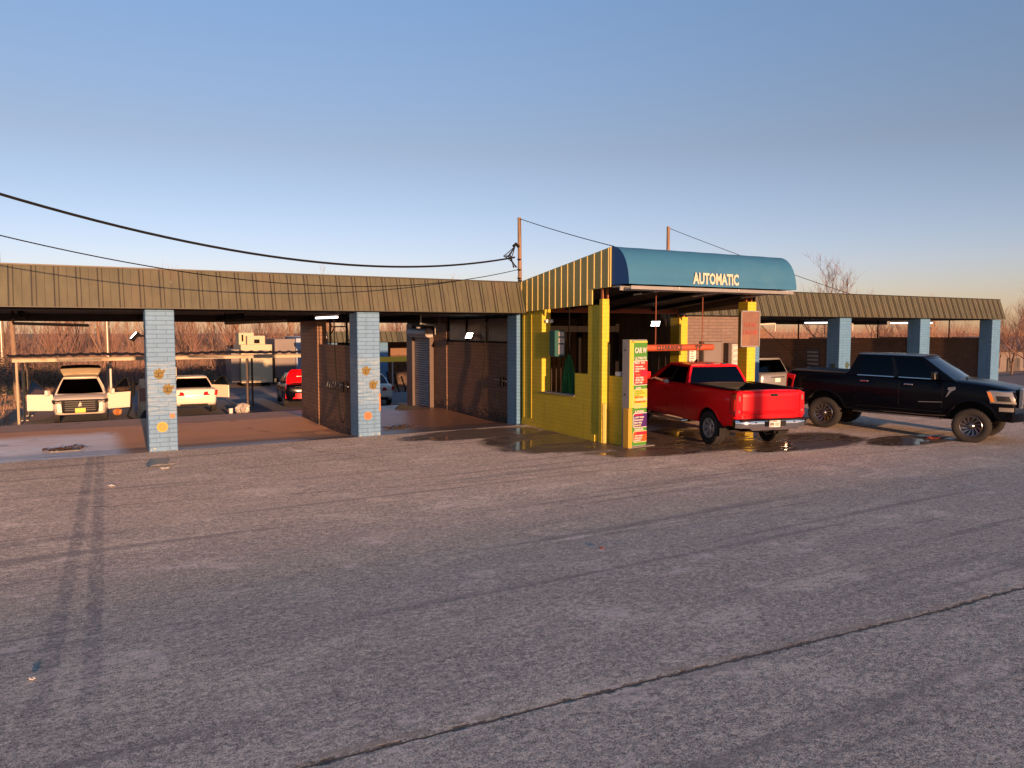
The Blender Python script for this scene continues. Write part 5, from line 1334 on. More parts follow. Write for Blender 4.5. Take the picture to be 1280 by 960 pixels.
panel(.96, 1.38, 's_yellow', 's_cream', {'s_white': [('SUPER', .2, 1.415, .06, .33)], 's_lime': [('FOAM BATH', .16, 1.345, .05, .38), ('CONDITIONER', .16, 1.295, .05, .38), ('SEALER', .16, 1.245, .05, .3)], 's_red': [('TRIPLE COAT', .16, 1.20, .048, .38), ('BONDING WAX', .16, 1.09, .055, .38)], 's_cream': [('SPOT FREE RINSE', .16, 1.02, .035, .36), ('UNDERBODY', .16, .985, .03, .36)]})
mb = MB(); mb.box(.22, W - .004, -.0215, -.0198, 1.115, 1.185); mb.build('panel_colour', 's_cream', sf, world=False)
panel(.49, .81, 's_purple', 's_white', {'s_white': [('SUPREME', .17, .855, .075, .37), ('SOFT WASH', .20, .72, .05, .34), ('FOAM BATH', .17, .655, .05, .37), ('SPOT FREE', .17, .59, .05, .37)], 's_crimson': [('POLISH WAX', .16, .78, .045, .34)], 's_cream': [('RINSE DRY', .17, .53, .045, .36)]})
mb = MB(); mb.box(.14, .19, -.0215, -.0198, .52, .74); mb.build('panel_colour', 's_lav', sf, world=False)
panel(.14, .38, 's_orange', 's_cream', {'s_white': [('PREMIUM', .17, .425, .07, .37), ('SOFT WASH', .19, .28, .045, .35), ('FOAM BATH', .17, .225, .045, .37), ('RINSE DRY', .17, .17, .045, .37)]})
mb = MB(); mb.box(.22, W - .004, -.0215, -.0198, .31, .37); mb.build('panel_colour', 's_crimson', sf, world=False)
mb = MB(); mb.box(-.05, .07, -.045, -.016, .0, .95); mb.box(-.05, -.02, -.0155, .14, .0, .95); mb.build('corner_guard', 'disc_yellow', PS, bevel=.005, world=False)
mb = MB(); mb.box(-.05, W + .25, -.06, DP + .05, 0, .018); mb.build('base_plate', 'concrete', PS, world=False)
mb = MB()
for z in (2.30, 1.25): mb.box(-.008, -.001, .12, .15, z, z + .04)
mb.build('lock', 'black', PS, world=False)

# rusty sign on the right porch post
RS = thing('rusty_sign', 'rusty faded sign with worn red lettering on the right yellow post', 'sign', (16.6, 15.16, 2.7))
mb = MB(); mb.box(16.26, 16.94, 15.165, 15.185, 2.25, 3.19); mb.build('sign_board', 'rust_sign', RS)
mb = MB()
for a in ((16.24, 16.96, 3.191, 3.225), (16.24, 16.96, 2.215, 2.249), (16.226, 16.259, 2.215, 3.225), (16.941, 16.974, 2.215, 3.225)): mb.box(a[0], a[1], 15.155, 15.19, a[2], a[3])
mb.build('sign_frame', 'galv', RS)
mb = MB(); rs = random.Random(5)
for z, n, x0, x1 in ((2.77, 6, 16.36, 16.80), (2.56, 7, 16.33, 16.86)):
    for k in range(n):
        x = x0 + (x1 - x0) * k / n; w = (x1 - x0) / n
        mb.box(x, x + w * .28, 15.158, 15.163, z, z + .13)
        if rs.random() < .7: mb.box(x + w * .28, x + w * .8, 15.158, 15.163, z + rs.choice((0, .05, .10)), z + .03 + rs.choice((0, .05, .10)))
        if rs.random() < .6: mb.box(x + w * .60, x + w * .82, 15.1575, 15.1625, z + .01, z + rs.uniform(.06, .12))
mb.build('worn_lettering', 'red_faded', RS)

# things on the tan wall
mb = MB(); t = thing('wall_cabinet', 'grey green metal cabinet on the tan wall behind the red pickup roof', 'cabinet', (18.4, 18.55, 1.9))
mb.box(18.0, 18.85, 18.40, 18.598, 1.25, 2.32); mb.build('cabinet_box', 'panel', t, bevel=.01)
mb = MB(); mb.box(18.02, 18.80, 18.385, 18.399, 1.28, 2.29); mb.build('cabinet_door', 'grey_wall', t)
t = thing('notice_board', 'small white notice beside the grey cabinet on the tan wall', 'notice', (17.7, 18.58, 1.9))
mb = MB(); mb.box(17.56, 17.84, 18.57, 18.597, 1.60, 2.12); mb.build('sheet', 'white_paint', t)
mb = MB()
for k in range(6): mb.box(17.60, 17.78 - .03 * (k % 3), 18.563, 18.569, 2.05 - k * .075, 2.075 - k * .075)
mb.build('printed_lines', 'panel', t)
t = thing('vending_box', 'white dispenser box with ticket slots on the tan wall', 'dispenser', (19.3, 18.5, 1.8))
mb = MB(); mb.box(19.10, 19.55, 18.36, 18.597, 1.30, 2.26); mb.build('dispenser_case', 'brown_trim', t, bevel=.01)
mb = MB(); mb.box(19.22, 19.56, 18.34, 18.358, 1.33, 2.22)
mb.build('front_panel', 'trash', t)
mb = MB()
for z in (1.5, 1.68, 1.86, 2.04): mb.hexa([(19.25, 18.32, z), (19.5, 18.32, z + .03), (19.5, 18.338, z + .03), (19.25, 18.338, z)], [(19.25, 18.32, z + .08), (19.5, 18.32, z + .12), (19.5, 18.338, z + .12), (19.25, 18.338, z + .08)])
mb.build('slot', 's_white', t)
t = thing('teal_panel', 'teal painted board low on the tan wall beside the yellow post', 'board', (19.95, 18.58, 1.2))
mb = MB(); mb.box(19.62, 20.10, 18.56, 18.597, .6, 1.72); mb.build('board', 's_teal', t); 
t = thing('price_board', 'white price list board on the wall of the first right bay', 'sign', (25.0, 19.4, 1.5))
mb = MB(); mb.box(25.13, 25.147, 19.5, 20.1, 1.0, 1.95); mb.build('board', 'panel', t)
mb = MB()
for k in range(6): mb.box(25.12, 25.129, 19.55, 20.05, 1.05 + k * .15, 1.11 + k * .15)
mb.build('price_strip', 'trash', t)

# ------------------------------------------------------------------ drains, debris, litter
def debris(name, label, cat, x, y, z, r, mat, n=26, flat=.25):
    rs = random.Random(int(x * 100 + y * 10)); mb = MB()
    for k in range(n):
        a = rs.uniform(0, math.tau); q = r * rs.uniform(0, 1) ** .6; s = r * rs.uniform(.10, .25)
        c = Vector((x + q * math.cos(a), y + .6 * q * math.sin(a), z + .3 * s))
        m = Matrix.Translation(c) @ Matrix.Rotation(rs.uniform(0, 3), 4, 'Z') @ Matrix.Rotation(rs.uniform(-.6, .6), 4, 'X')
        mb.box(-s, s, -s * .7, s * .7, -s * flat, s * flat, mat=m)
    return tag(mb.build(name, mat, world=False, bevel=.004), label, cat)
for lb, x, y, z, r in (('muddy floor drain in the first bay floor', .0, 20.5, -.085, .42), ('leaf clogged floor drain in the third bay', 8.25, 20.3, -.085, .46)):
    t = thing('floor_drain', lb, 'drain', (x, y, z), 0, 'floor drains')
    mb = MB(); mb.box(-.32, .32, -.2, .2, -.02, .012); mb.build('grate', 'rim_dark', t, world=False)
    rs = random.Random(3); mb = MB()
    for k in range(80):
        a = rs.uniform(0, math.tau); q = r * rs.uniform(0, 1) ** .6; s = rs.uniform(.012, .045)
        m = Matrix.Translation((q * math.cos(a) * 1.2, q * math.sin(a) * .7, .02 + rs.uniform(0, .05))) @ Matrix.Rotation(rs.uniform(0, 3), 4, 'Z') @ Matrix.Rotation(rs.uniform(-.5, .5), 4, 'X')
        mb.box(-s, s, -s * .6, s * .6, -.005, .005, mat=m)
    mb.build('wet_leaves', 'leaf_debris', t, world=False)
mb = MB()
rs = random.Random(9)
mb.grid(lambda a, b: (10.25 + .85 * (a - .5) + .06 * math.sin(9 * b), 24.6 + .6 * (b - .5), -.05 + .17 * math.sin(math.pi * a) ** .7 * math.sin(math.pi * b) ** .7 * (1 + .4 * math.sin(7 * a + 3) * math.cos(6 * b)) + .0), 14, 10)
tag(mb.build('cloth_heap', 'cloth', world=False, smooth=60), 'black heap of cloth on the floor by the roller door', 'cloth')
def bag(label, x, y, z, r, mat='trash', name='trash_bag'):
    mb = MB(); rs = random.Random(4)
    def fn(a, b):
        t, p = a * math.tau, b * math.pi
        q = r * (1 + .16 * math.sin(5 * t + 7 * b) + .14 * math.sin(9 * t - 11 * b) + .10 * math.sin(17 * t + 13 * b)) * (1 if b > .2 else .4 + b * 3)
        return (x + q * math.sin(p) * math.cos(t), y + q * math.sin(p) * math.sin(t), z + r * 1.0 + r * 1.05 * math.cos(p))
    mb.grid(fn, 40, 18); return tag(mb.build(name, mat, world=False, smooth=25), label, 'bag')
bag('crumpled pale plastic bag at the foot of the canopy posts', 6.45, 33.2, gz(33.2), .24)
mb = MB(); mb.tube([(5.95, 33.0, gz(33) + .01), (5.95, 33.0, gz(33) + .30)], [.07, .09], 12); tag(mb.build('drink_cup', 'white_paint', world=False, smooth=50), 'white drink cup standing beside the plastic bag', 'cup')
def scrap(label, x, y, sx, sy, mat, h=.02, cat='litter', group=None):
    mb = MB(); rs = random.Random(int(x * 77 + y * 31))
    ph = rs.uniform(0, 6)
    mb.slab(lambda a, b: (x + sx * (a - .5) + .15 * sx * math.sin(4 * b + ph), y + sy * (b - .5), zl(y + sy * (b - .5)) + .006 + h * abs(math.sin(5 * a + ph) * math.cos(4 * b))), 6, 6, (0, 0, .004))
    return tag(mb.build('litter_scrap', mat, world=False), label, cat, group)
scrap('flattened grey rag on the lot in front of the first blue pillar', 1.66, 17.1, .40, .9, 'panel', .006)
scrap('small white paper scrap nearest the grey rag on the lot', 1.69, 16.45, .14, .16, 'white_paint')
scrap('crumpled white wrapper touching the grey rag', 1.72, 16.85, .40, .14, 'trash', .015)
scrap('small white scrap beside the twin tyre marks on the lot', .69, 15.2, .09, .14, 'white_paint', .03)
scrap('tiny red wrapper alone in the middle of the lot', 5.77, 7.61, .06, .05, 'red_faded', .01)
scrap('tiny white flake on the near left of the lot', -.28, 6.84, .04, .05, 'white_paint', .01)
scrap('pink red rag on the lot beside the dark pickup front wheel', 19.6, 11.65, .34, .3, 'red_faded', .05)

# ------------------------------------------------------------------ service mast and wires
def wire(name, label, pts, r, n=5, mat='cable'):
    mb = MB(); mb.tube(pts, r, n); return tag(mb.build(name, mat, world=False, smooth=60), label, 'cable')
def cat_pts(a, b, sag, n=40):
    a, b = Vector(a), Vector(b)
    return [a.lerp(b, k / n) + Vector((0, 0, -sag * 4 * (k / n) * (1 - k / n))) for k in range(n + 1)]
MA = thing('service_mast', 'weathered wooden service mast with cable loops rising behind the brown fascia', 'utility pole', (11.78, 19.6, 3.1))
mb = MB(); mb.tube([(11.78, 19.6, 3.1), (11.75, 19.6, 5.98)], [.065, .055], 8); mb.build('pole', 'wood', MA, smooth=50)
mb = MB(); mb.tube([(11.70, 19.55, 5.12), (11.60, 19.55, 5.20), (11.52, 19.55, 5.12)], .05, 8)
for k, (dx, dz, q) in enumerate(((-.30, -.35, .10), (-.20, -.28, .06), (-.36, -.20, .14), (-.12, -.4, .05))):
    pts = []
    for i in range(15):
        t = i / 14; pts.append((11.54 + dx * math.sin(t * math.pi * 1.1) - .12 * t, 19.5 - q * t, 5.12 - .62 * t + dz * .4 * math.sin(t * math.pi * 2)))
    mb.tube(pts, .014, 5)
mb.build('weatherhead', 'cable', MA)
mb = MB()
for z in (4.75, 4.45, 4.2): mb.tube([(11.74, 19.5, z), (11.60, 19.45, z)], .02, 5)
mb.build('insulator', 'black', MA)
wire('power_cable', 'thick black power cable sagging in from the upper left to the mast', cat_pts((-4.6, 14.0, 6.02), (11.5, 19.45, 4.80), 1.12), .026)
wire('thin_cable', 'thin lower cable sagging from the left edge to the mast', cat_pts((-4.6, 14.2, 5.25), (11.62, 19.45, 4.45), 1.12), .011)
wire('guy_wire', 'thin wire running from the mast top down to the awning corner', cat_pts((11.75, 19.6, 5.95), (11.6, 14.9, 4.70), .03, 10), .011)
MB2 = thing('roof_pole', 'short brown pole standing behind the teal awning', 'pole', (19.2, 21.5, 3.97))
mb = MB(); mb.tube([(19.2, 21.5, 3.97), (19.2, 21.5, 6.43)], .06, 8); mb.build('pole', 'wood', MB2, smooth=50)
wire('guy_wire', 'thin wire running from the roof pole behind the awning to its right', cat_pts((19.2, 21.5, 6.38), (26.0, 18.9, 4.06), .05, 10), .011)

# ------------------------------------------------------------------ vacuum canopy behind the bays
VC = thing('vacuum_canopy', 'low rusty tin vacuum canopy on thin posts behind the left bays', 'canopy', (4, 36, gz(36)))
mb = MB()
x = -1.7
def cz(y): return 1.74 - .035 * (y - 33.5)
vs = []; n = 0
xs_ = []
while x < 11.6: xs_.append(x); x += .13
for i, x in enumerate(xs_):
    dz = .035 if (i % 3) == 0 else 0
    for y in (33.3, 39.2): vs.append((x, y, cz(y) + dz + .02 * math.sin(x * 1.3)))
mb.add(vs, [(2 * i, 2 * i + 1, 2 * i + 3, 2 * i + 2) for i in range(len(xs_) - 1)])
mb.add([p for i, x in enumerate(xs_) for p in ((x, 33.29, vs[2 * i][2] + .05), (x, 33.29, vs[2 * i][2] - .06 + (.03 if i % 3 == 0 else 0)))], [(2 * i, 2 * i + 1, 2 * i + 3, 2 * i + 2) for i in range(len(xs_) - 1)])
mb.build('tin_roof', 'roof_tin', VC)
mb = MB(); mb.box(-1.55, 11.5, 33.42, 33.50, 1.50, 1.655); mb.build('front_beam', 'cream_paint', VC)
mb = MB(); mb.box(-1.55, 11.5, 38.9, 38.98, 1.30, 1.44); mb.build('rear_beam', 'white_paint', VC)
for i, (x, y) in enumerate(((-1.42, 33.46), (-1.30, 35.4), (-1.2, 37.4), (6.72, 33.46), (7.1, 35.2), (7.7, 37.2), (1.9, 38.94), (2.95, 33.6), (11.3, 33.46), (4.6, 38.94))):
    mb = MB(); mb.tube([(x, y, gz(y)), (x, y, 1.5 if y < 38 else 1.3)], .045, 8); mb.box(x - .12, x + .12, y - .12, y + .12, gz(y), gz(y) + .03)
    mb.build('post', 'cream_paint' if i < 3 else 'brown_trim' if i in (3, 4, 5) else 'white_paint', VC)
VA = thing('vacuum_station', 'pale vacuum machine with dangling black hoses beside the first blue pillar', 'vacuum', (2.75, 33.4, gz(33.4)))
mb = MB(); mb.tube([(0, 0, .35), (0, 0, 1.35), (0, 0, 1.42), (0, 0, 1.6)], [.20, .20, .15, .13], 16); mb.box(-.22, .22, -.2, .2, 0, .35); mb.build('canister', 'cream_paint', VA, smooth=40, world=False)
mb = MB(); mb.box(-.16, .16, -.24, -.19, .75, 1.25); mb.build('coin_panel', 'rust_sign', VA, world=False)
mb = MB()
for s in (0, .12):
    mb.tube([(-.2, -.1 + s, 1.4), (-.36, -.12 + s, 1.45), (-.42, -.12, 1.1), (-.46, -.15 - s, .5), (-.6, -.3, .2), (-.5 + s, -.5, .06), (-.15, -.55, .05)], .035, 8)
mb.tube([(-.36, -.14, 1.5), (-.38, -.14, .95)], .07, 8); mb.build('vacuum_hose', 'cable', VA, smooth=50, world=False)
mb = MB(); mb.grid(lambda a, b: (2.8 + .5 * (a - .5), 32.9 + .5 * (b - .5), gz(33.2) + .42 * math.sin(math.pi * a) ** .6 * math.sin(math.pi * b) ** .6), 10, 10); tag(mb.build('trash_bag', 'cloth', world=False, smooth=60), 'black rubbish bag by the vacuum station foot', 'bag')
bag('small orange bag on the ground beside the white SUV door', 1.95, 35.8, gz(35.8), .14, 'disc_orange', 'carrier_bag')

# ------------------------------------------------------------------ buildings far behind
IM = thing('ice_machine', 'tall cream vending kiosk with yellow boxes on its roof beyond the canopy', 'kiosk', (12.9, 61.5, gz(61)))
mb = MB(); mb.box(11.75, 14.05, 60.5, 63.2, -1.35, 1.55); mb.build('kiosk_body', 'cream_wall', IM)
mb = MB(); mb.box(11.9, 13.9, 60.7, 63, -1.64, -1.351); mb.build('skid', 'black', IM)
mb = MB(); mb.box(11.1, 11.70, 60.9, 63.2, -1.3, 1.2); mb.build('side_panel', 'grey_wall', IM)
mb = MB(); mb.box(11.75, 12.85, 61.2, 62.4, 1.56, 2.45); mb.box(12.25, 13.55, 60.6, 61.15, 1.56, 2.22); r_ = mb.build('roof_unit', 'cream_wall', IM)
mb = MB(); mb.box(12.75, 13.15, 60.57, 60.599, 1.65, 1.95); mb.box(11.95, 12.08, 61.17, 61.199, 1.8, 2.3); mb.build('vent', 'black', r_)
mb = MB(); mb.prism([(12.42 + .22 * math.cos(t) , .45 + .3 * math.sin(t)) for t in [math.pi + k * math.pi / 8 for k in range(9)]] + [(12.42 + .15 * math.cos(t), .45 + .2 * math.sin(t)) for t in [math.tau - k * math.pi / 8 for k in range(9)]], 'y', 60.48, 60.499); mb.box(12.95, 13.7, 60.47, 60.499, .75, 1.15); mb.build('wall_mark', 'concrete', IM)
GC = thing('storage_container', 'grey storage container between the cream kiosk and the orange wall', 'container', (15.5, 62, gz(62)))
mb = MB(); mb.box(14.5, 16.1, 61.5, 64.5, -1.6, 1.95); mb.build('container_shell', 'grey_wall', GC)
mb = MB(); mb.box(16.12, 16.85, 61.3, 64, -1.6, 2.0); mb.build('door', 'bluegrey_wall', GC)
OB = thing('orange_building', 'low orange walled building behind the brick pier', 'building', (19.5, 64, gz(62)))
mb = MB(); mb.box(16.9, 22.5, 62.5, 68, -1.64, 2.05); mb.build('wall', 'orange_wall', OB)
mb = MB(); mb.box(16.8, 22.6, 62.4, 68.1, 2.052, 2.12); mb.build('roof', 'white_paint', OB)
BB = thing('back_wash_building', 'second wash building with green metal fascia far behind the third bay', 'car wash', (24, 54, gz(54)))
BZ = 1.82
mb = MB()
mb.hexa([(15.8, 51.6, BZ), (34, 51.6, BZ), (34, 51.9, BZ), (15.8, 51.9, BZ)], [(15.8, 52.0, BZ + .75), (34, 52.0, BZ + .75), (34, 52.2, BZ + .75), (15.8, 52.2, BZ + .75)], 0)
x = 16.0
while x < 33.8: mb.hexa([(x, 51.55, BZ), (x + .04, 51.55, BZ), (x + .04, 51.6, BZ), (x, 51.6, BZ)], [(x, 51.95, BZ + .74), (x + .04, 51.95, BZ + .74), (x + .04, 52, BZ + .74), (x, 52, BZ + .74)], 1); x += .4
mb.build('fascia', ['fascia', 'fascia_seam'], BB)
mb = MB(); mb.box(15.8, 34, 51.9, 58, BZ - .03, BZ + .2); mb.build('roof', 'ceiling', BB)
for x in (15.9, 19.6, 24.6, 29.6, 33.4):
    mb = MB(); mb.box(x, x + .6, 52.0, 52.6, gz(52), BZ - .031); mb.build('pillar', 'blue_brick2', BB)
mb = MB(); mb.box(16, 34, 57.5, 57.7, gz(57), BZ - .031); mb.build('rear_wall', 'brown_brick', BB)
mb = MB(); mb.box(22.0, 22.25, 52.3, 52.5, gz(52), BZ - .031); mb.build('post', 'cream_paint', BB)
VC2 = thing('vacuum_canopy', 'second vacuum canopy with yellow beam and thin posts behind the third bay', 'canopy', (18.5, 47, gz(47)))
mb = MB(); mb.box(17.6, 20.0, 46.8, 46.9, .62, .95); mb.build('front_beam', 'plate_yellow', VC2)
mb = MB(); mb.box(15.2, 17.59, 46.82, 46.9, .62, .80); mb.box(15.2, 21, 46.95, 50, .60, .66); mb.build('tin_roof', 'roof_tin', VC2)
for x in (17.1, 18.55, 20.0):
    mb = MB(); mb.tube([(x, 46.95, gz(47)), (x, 46.95, .6)], .05, 6); mb.build('post', 'galv', VC2)
mb = MB()
for k in range(5): mb.tube([(17.2 + .5 * k, 47.1, -.2 + .2 * math.sin(k)), (17.5 + .5 * k, 47.1, -1.2), (17.9 + .4 * k, 47.2, gz(47) + .05)], .05, 6)
mb.build('vacuum_hose', 'cable', VC2)

# wooden utility poles left
for lb, x, y, h_, r, tilt in (('orange lit wooden utility pole at the left edge beside the canopy', -2.35, 55.0, 7.6, .17, .2), ('darker wooden pole just behind the left utility pole', -3.35, 61.0, 9.5, .17, 0), ('slim wooden utility pole behind the white SUV', 2.75, 59.0, 7.3, .15, 0)):
    t = thing('utility_pole', lb, 'utility pole', (x, y, gz(y)), 0, 'utility poles behind the wash')
    mb = MB(); mb.tube([(0, 0, -.2), (-tilt, 0, h_)], [r, r * .8], 10); mb.build('pole', 'wood', t, smooth=50, world=False)
    mb = MB(); mb.box(-.05, .05, -.3, -.16, 1.9, 2.3) if x < -2 and y < 58 else mb.tube([(0, -.2, 2.5), (0, -.2, 5.5)], .03, 5); mb.build('conduit', 'galv', t, world=False)

# right edge: fence, shed, stones
FE = thing('board_fence', 'dark brown board fence at the right edge behind the dark pickup', 'fence', (50, 26, gz(26)))
mb = MB(); x = 38.0
while x < 62: mb.box(x, x + .19, 26 + (x - 38) * .25, 26.03 + (x - 38) * .25, gz(26) - .2, .98); x += .20
mb.build('boards', 'fence_wood', FE)
SH = thing('garden_shed', 'pale shed with dark roof beyond the fence at the right edge', 'shed', (70, 36, gz(36)))
mb = MB(); mb.box(66, 78, 35, 40, gz(38) - .5, 1.0); mb.build('wall', 'grey_wall', SH)
mb = MB(); mb.prism([(34.4, .95), (37.5, 2.1), (40.6, .95), (40.5, .85), (37.5, 1.98), (34.5, .85)], 'x', 65.5, 78.5); mb.build('roof', 'brown_trim', SH)
mb = MB(); mb.prism([(66.6, -1), (67.7, -1), (67.7, .2), (67.55, .5), (67.15, .65), (66.75, .5), (66.6, .2)], 'y', 34.9, 34.98); mb.build('door', 'white_paint', SH)
mb = MB(); mb.box(69.2, 71.2, 34.9, 34.98, -.9, .25); mb.build('window', 'panel', SH)

# ------------------------------------------------------------------ trees
def tree_meshes(seed, H, spread, levels=4, up=.25, thick=1.0, twigs=3):
    rs = random.Random(seed); T = MB(); C = MB()
    def grow(p, d, L, r, lev):
        n = 4 if lev == 0 else 3
        pts = [p.copy()]; rs_ = [r]; q = p.copy(); dd = d.copy()
        for i in range(n):
            dd = (dd + Vector((rs.uniform(-1, 1), rs.uniform(-1, 1), rs.uniform(-.5, 1))) * (.10 if lev == 0 else .20) + Vector((0, 0, up * .15))).normalized()
            q = q + dd * L / n; pts.append(q.copy()); rs_.append(r * (1 - .55 * (i + 1) / n))
        mb = T if lev == 0 else C
        mb.tube(pts, rs_, 7 if lev == 0 else 4 if lev == 1 else 3, cap=lev < 2)
        if lev >= levels: return
        k = {0: rs.randint(6, 8), 1: rs.randint(4, 6), 2: rs.randint(3, 5), 3: twigs}[lev]
        for j in range(k):
            f = rs.uniform(.35 if lev == 0 else .2, 1.0); i = min(int(f * n), n - 1)
            b = pts[i].lerp(pts[i + 1], f * n - i)
            ax = Vector((rs.uniform(-1, 1), rs.uniform(-1, 1), rs.uniform(-.2, .5))).normalized()
            nd = (dd * rs.uniform(.5, .9) + ax * spread * rs.uniform(.5, 1) + Vector((0, 0, up))).normalized()
            grow(b, nd, L * rs.uniform(.48, .72) * (1.05 if lev == 0 else 1), max(rs_[i] * rs.uniform(.45, .62), .006), lev + 1)
    grow(Vector((0, 0, -.2)), Vector((rs.uniform(-.06, .06), rs.uniform(-.06, .06), 1)), H * .52, .016 * H * thick, 0)
    return T, C
protos = []
for i, (H, sp, up, th) in enumerate(((8.5, .75, .30, .9), (9.5, .65, .40, .8), (7.5, .9, .25, .9), (8.8, .7, .45, .7), (7.0, .8, .35, .8))):
    T, C = tree_meshes(30 + i, H, sp, up=up, thick=th)
    protos.append((T.mesh('trunk', 'bark', smooth=60), C.mesh('crown', ('twig', 'twig2', 'twig3')[i % 3]), H))
def plant(i, x, y, s, rz, label, group, zoff=0):
    T, C, H = protos[i]
    t = thing('bare_tree', label, 'tree', (x, y, gz(y) + zoff), rz, group); t.scale = (s, s, s)
    link('trunk', T, t); link('crown', C, t); return t
rs = random.Random(21)
k = 0
for row, (y0, n, smin, smax) in enumerate(((64, 14, .75, 1.0), (72, 16, .85, 1.1), (82, 16, .95, 1.2))):
    for i in range(n):
        x = -14 + (52 + row * 8) * (i + rs.uniform(.1, .9)) / n; y = y0 + rs.uniform(-3, 4)
        if 10 < x < 24 and y < 69: y += 9
        plant(rs.randrange(5), x, y, rs.uniform(smin, smax), rs.uniform(0, 6.28), 'bare reddish tree in the dense winter woods seen through the left bays', 'bare trees of the woods behind the left bays')
# right side: behind the right bays and at the right edge
T, C = tree_meshes(77, 7.0, .95, up=.22, thick=.9, twigs=5)
protos.append((T.mesh('trunk', 'bark', smooth=60), C.mesh('crown', 'twig'), 7))
plant(5, 55.0, 26.6, .92, 1.0, 'broad bare tree at the right edge above the board fence', None, -.3)
plant(5, 62.0, 31.0, .9, 2.6, 'second bare tree at the right edge, beyond the broad one', None, -.3)
plant(5, 49.9, 38.0, 1.3, .4, 'spreading bare tree crown rising over the right roof beside the awning', None, .3)
plant(0, 53.2, 36.5, .74, 2.2, 'small bare tree whose tips just clear the right roof', None, .1)
for i in range(24):
    x = 32 + i * 1.8 + rs.uniform(-1, 1); y = 36 + rs.uniform(-4, 9) - i * .3
    plant(rs.randrange(5), x, y, rs.uniform(.5, .62), rs.uniform(0, 6), 'bare tree seen through the gap above the right bay walls', 'bare trees behind the right bays', .5)
BC = thing('brick_chimney', 'narrow brown brick stack seen through the first right bay gap', 'chimney', (39.5, 36, gz(36)))
mb = MB(); mb.box(38.6, 40.4, 35.5, 37, gz(36), 2.75); mb.build('stack', 'brown_brick', BC)
# undergrowth, leafless brush and dry grass: one mass
mb = MB(); rs = random.Random(5)
for i in range(46000):
    far = i > 24000
    x = rs.uniform(-30, 80) if far else rs.uniform(-22, 52); y = rs.uniform(90, 125) if far else rs.uniform(63.5, 92)
    if 10.5 < x < 24 and y < 69.5: continue
    h_ = rs.uniform(1.2, 4.8) * (1 if rs.random() < .7 else 1.35); w = rs.uniform(.008, .026) * (1.5 if far else 1); h_ *= 1.25 if far else 1; a = rs.uniform(0, 6.28); lx, ly = rs.gauss(0, .22) * h_, rs.gauss(0, .22) * h_
    z = gz(y); bx, by = x + lx * .5 + rs.gauss(0, .06) * h_, y + ly * .5
    m_ = rs.random(); h_ *= .62 if not far else rs.uniform(.45, 1.1)
    mb.add([(x - w, y, z), (x + w, y, z), (x, y + w, z), (bx - w * .7, by, z + h_ * .55), (bx + w * .7, by, z + h_ * .55), (bx, by + w * .7, z + h_ * .55), (x + lx, y + ly, z + h_)],
           [(0, 1, 4, 3), (1, 2, 5, 4), (2, 0, 3, 5), (3, 4, 6), (4, 5, 6), (5, 3, 6)], (2 if m_ < .75 else 0) if far else 0 if m_ < .4 else 1 if m_ < .62 else 2)
tag(mb.build('brush_thicket', ['twig', 'twig2', 'twig3'], world=False), 'mass of reddish leafless brush at the foot of the woods', 'brush', kind='stuff')
mb = MB(); rs = random.Random(8)
for i in range(24000):
    x = rs.uniform(36, 150); y = rs.uniform(60, 95) if x < 90 else rs.uniform(45, 95)
    h_ = rs.uniform(1.5, 5.6); w = rs.uniform(.02, .07); lx, ly = rs.gauss(0, .2) * h_, rs.gauss(0, .2) * h_; z = gz(y)
    mb.add([(x - w, y, z), (x + w, y, z), (x, y + w, z), (x + lx, y + ly, z + h_)], [(0, 1, 3), (1, 2, 3), (2, 0, 3)], 0 if rs.random() < .6 else 1)
tag(mb.build('brush_thicket', ['twig', 'twig2'], world=False), 'far leafless brush seen over the right bay walls', 'brush', kind='stuff')
mb = MB()
for i in range(5200):
    u = rs.random()
    x = rs.uniform(-9, -1.6) if u < .6 else rs.uniform(-2, 10.5); y = rs.uniform(29, 60) if u < .6 else rs.uniform(60.5, 64)
    if x > -1.75 and y < 60: continue
    h_ = rs.uniform(.05, .28); w = .012; lx, ly = rs.gauss(0, .06), rs.gauss(0, .06); z = gz(y)
    mb.add([(x - w, y, z), (x + w, y, z), (x + lx, y + ly, z + h_)], [(0, 1, 2)])
tag(mb.build('dry_grass', 'twig2', world=False), 'dry grass and leaves at the left edge behind the canopy posts', 'grass', kind='stuff')
# evergreen scrub
def leafy(name, label, x, y, r, h_, n, mat):
    mb = MB(); rs2 = random.Random(int(x * 10))
    for i in range(n):
        a = rs2.uniform(0, 6.28); q = r * rs2.random() ** .5; zz = rs2.uniform(.1, 1) * h_ * (1 - (q / r) ** 2 * .6)
        c = Vector((q * math.cos(a), q * math.sin(a), zz)); s = rs2.uniform(.05, .12)
        m = Matrix.Translation(c) @ Matrix.Rotation(rs2.uniform(0, 6), 4, 'Z') @ Matrix.Rotation(rs2.uniform(-1, 1), 4, 'X')
        mb.add([m @ Vector(p) for p in ((-s, 0, 0), (0, -s * .5, 0), (s, 0, 0), (0, s * .5, 0))], [(0, 1, 2, 3)])
    t = thing(name, label, 'shrub', (x, y, gz(y)))
    mb.build('foliage', mat, t, world=False)
    mb = MB(); mb.tube([(0, 0, -.1), (0, 0, h_ * .6)], [.06, .02], 6); mb.build('stem', 'bark', t, world=False)
M['leaf_dark'] = simple('dark_evergreen_leaf', (.045, .055, .03), .6, var=.5, vs=30)
M['leaf_mid'] = simple('dull_green_leaf', (.10, .10, .04), .6, var=.5, vs=30)
leafy('evergreen_bush', 'dark evergreen bush at the left edge behind the utility pole', -4.6, 58, 2.2, 4.2, 2600, 'leaf_dark')
leafy('evergreen_bush', 'dark evergreen bush left of the white SUV door', -1.2, 64, 1.8, 2.6, 1600, 'leaf_mid')
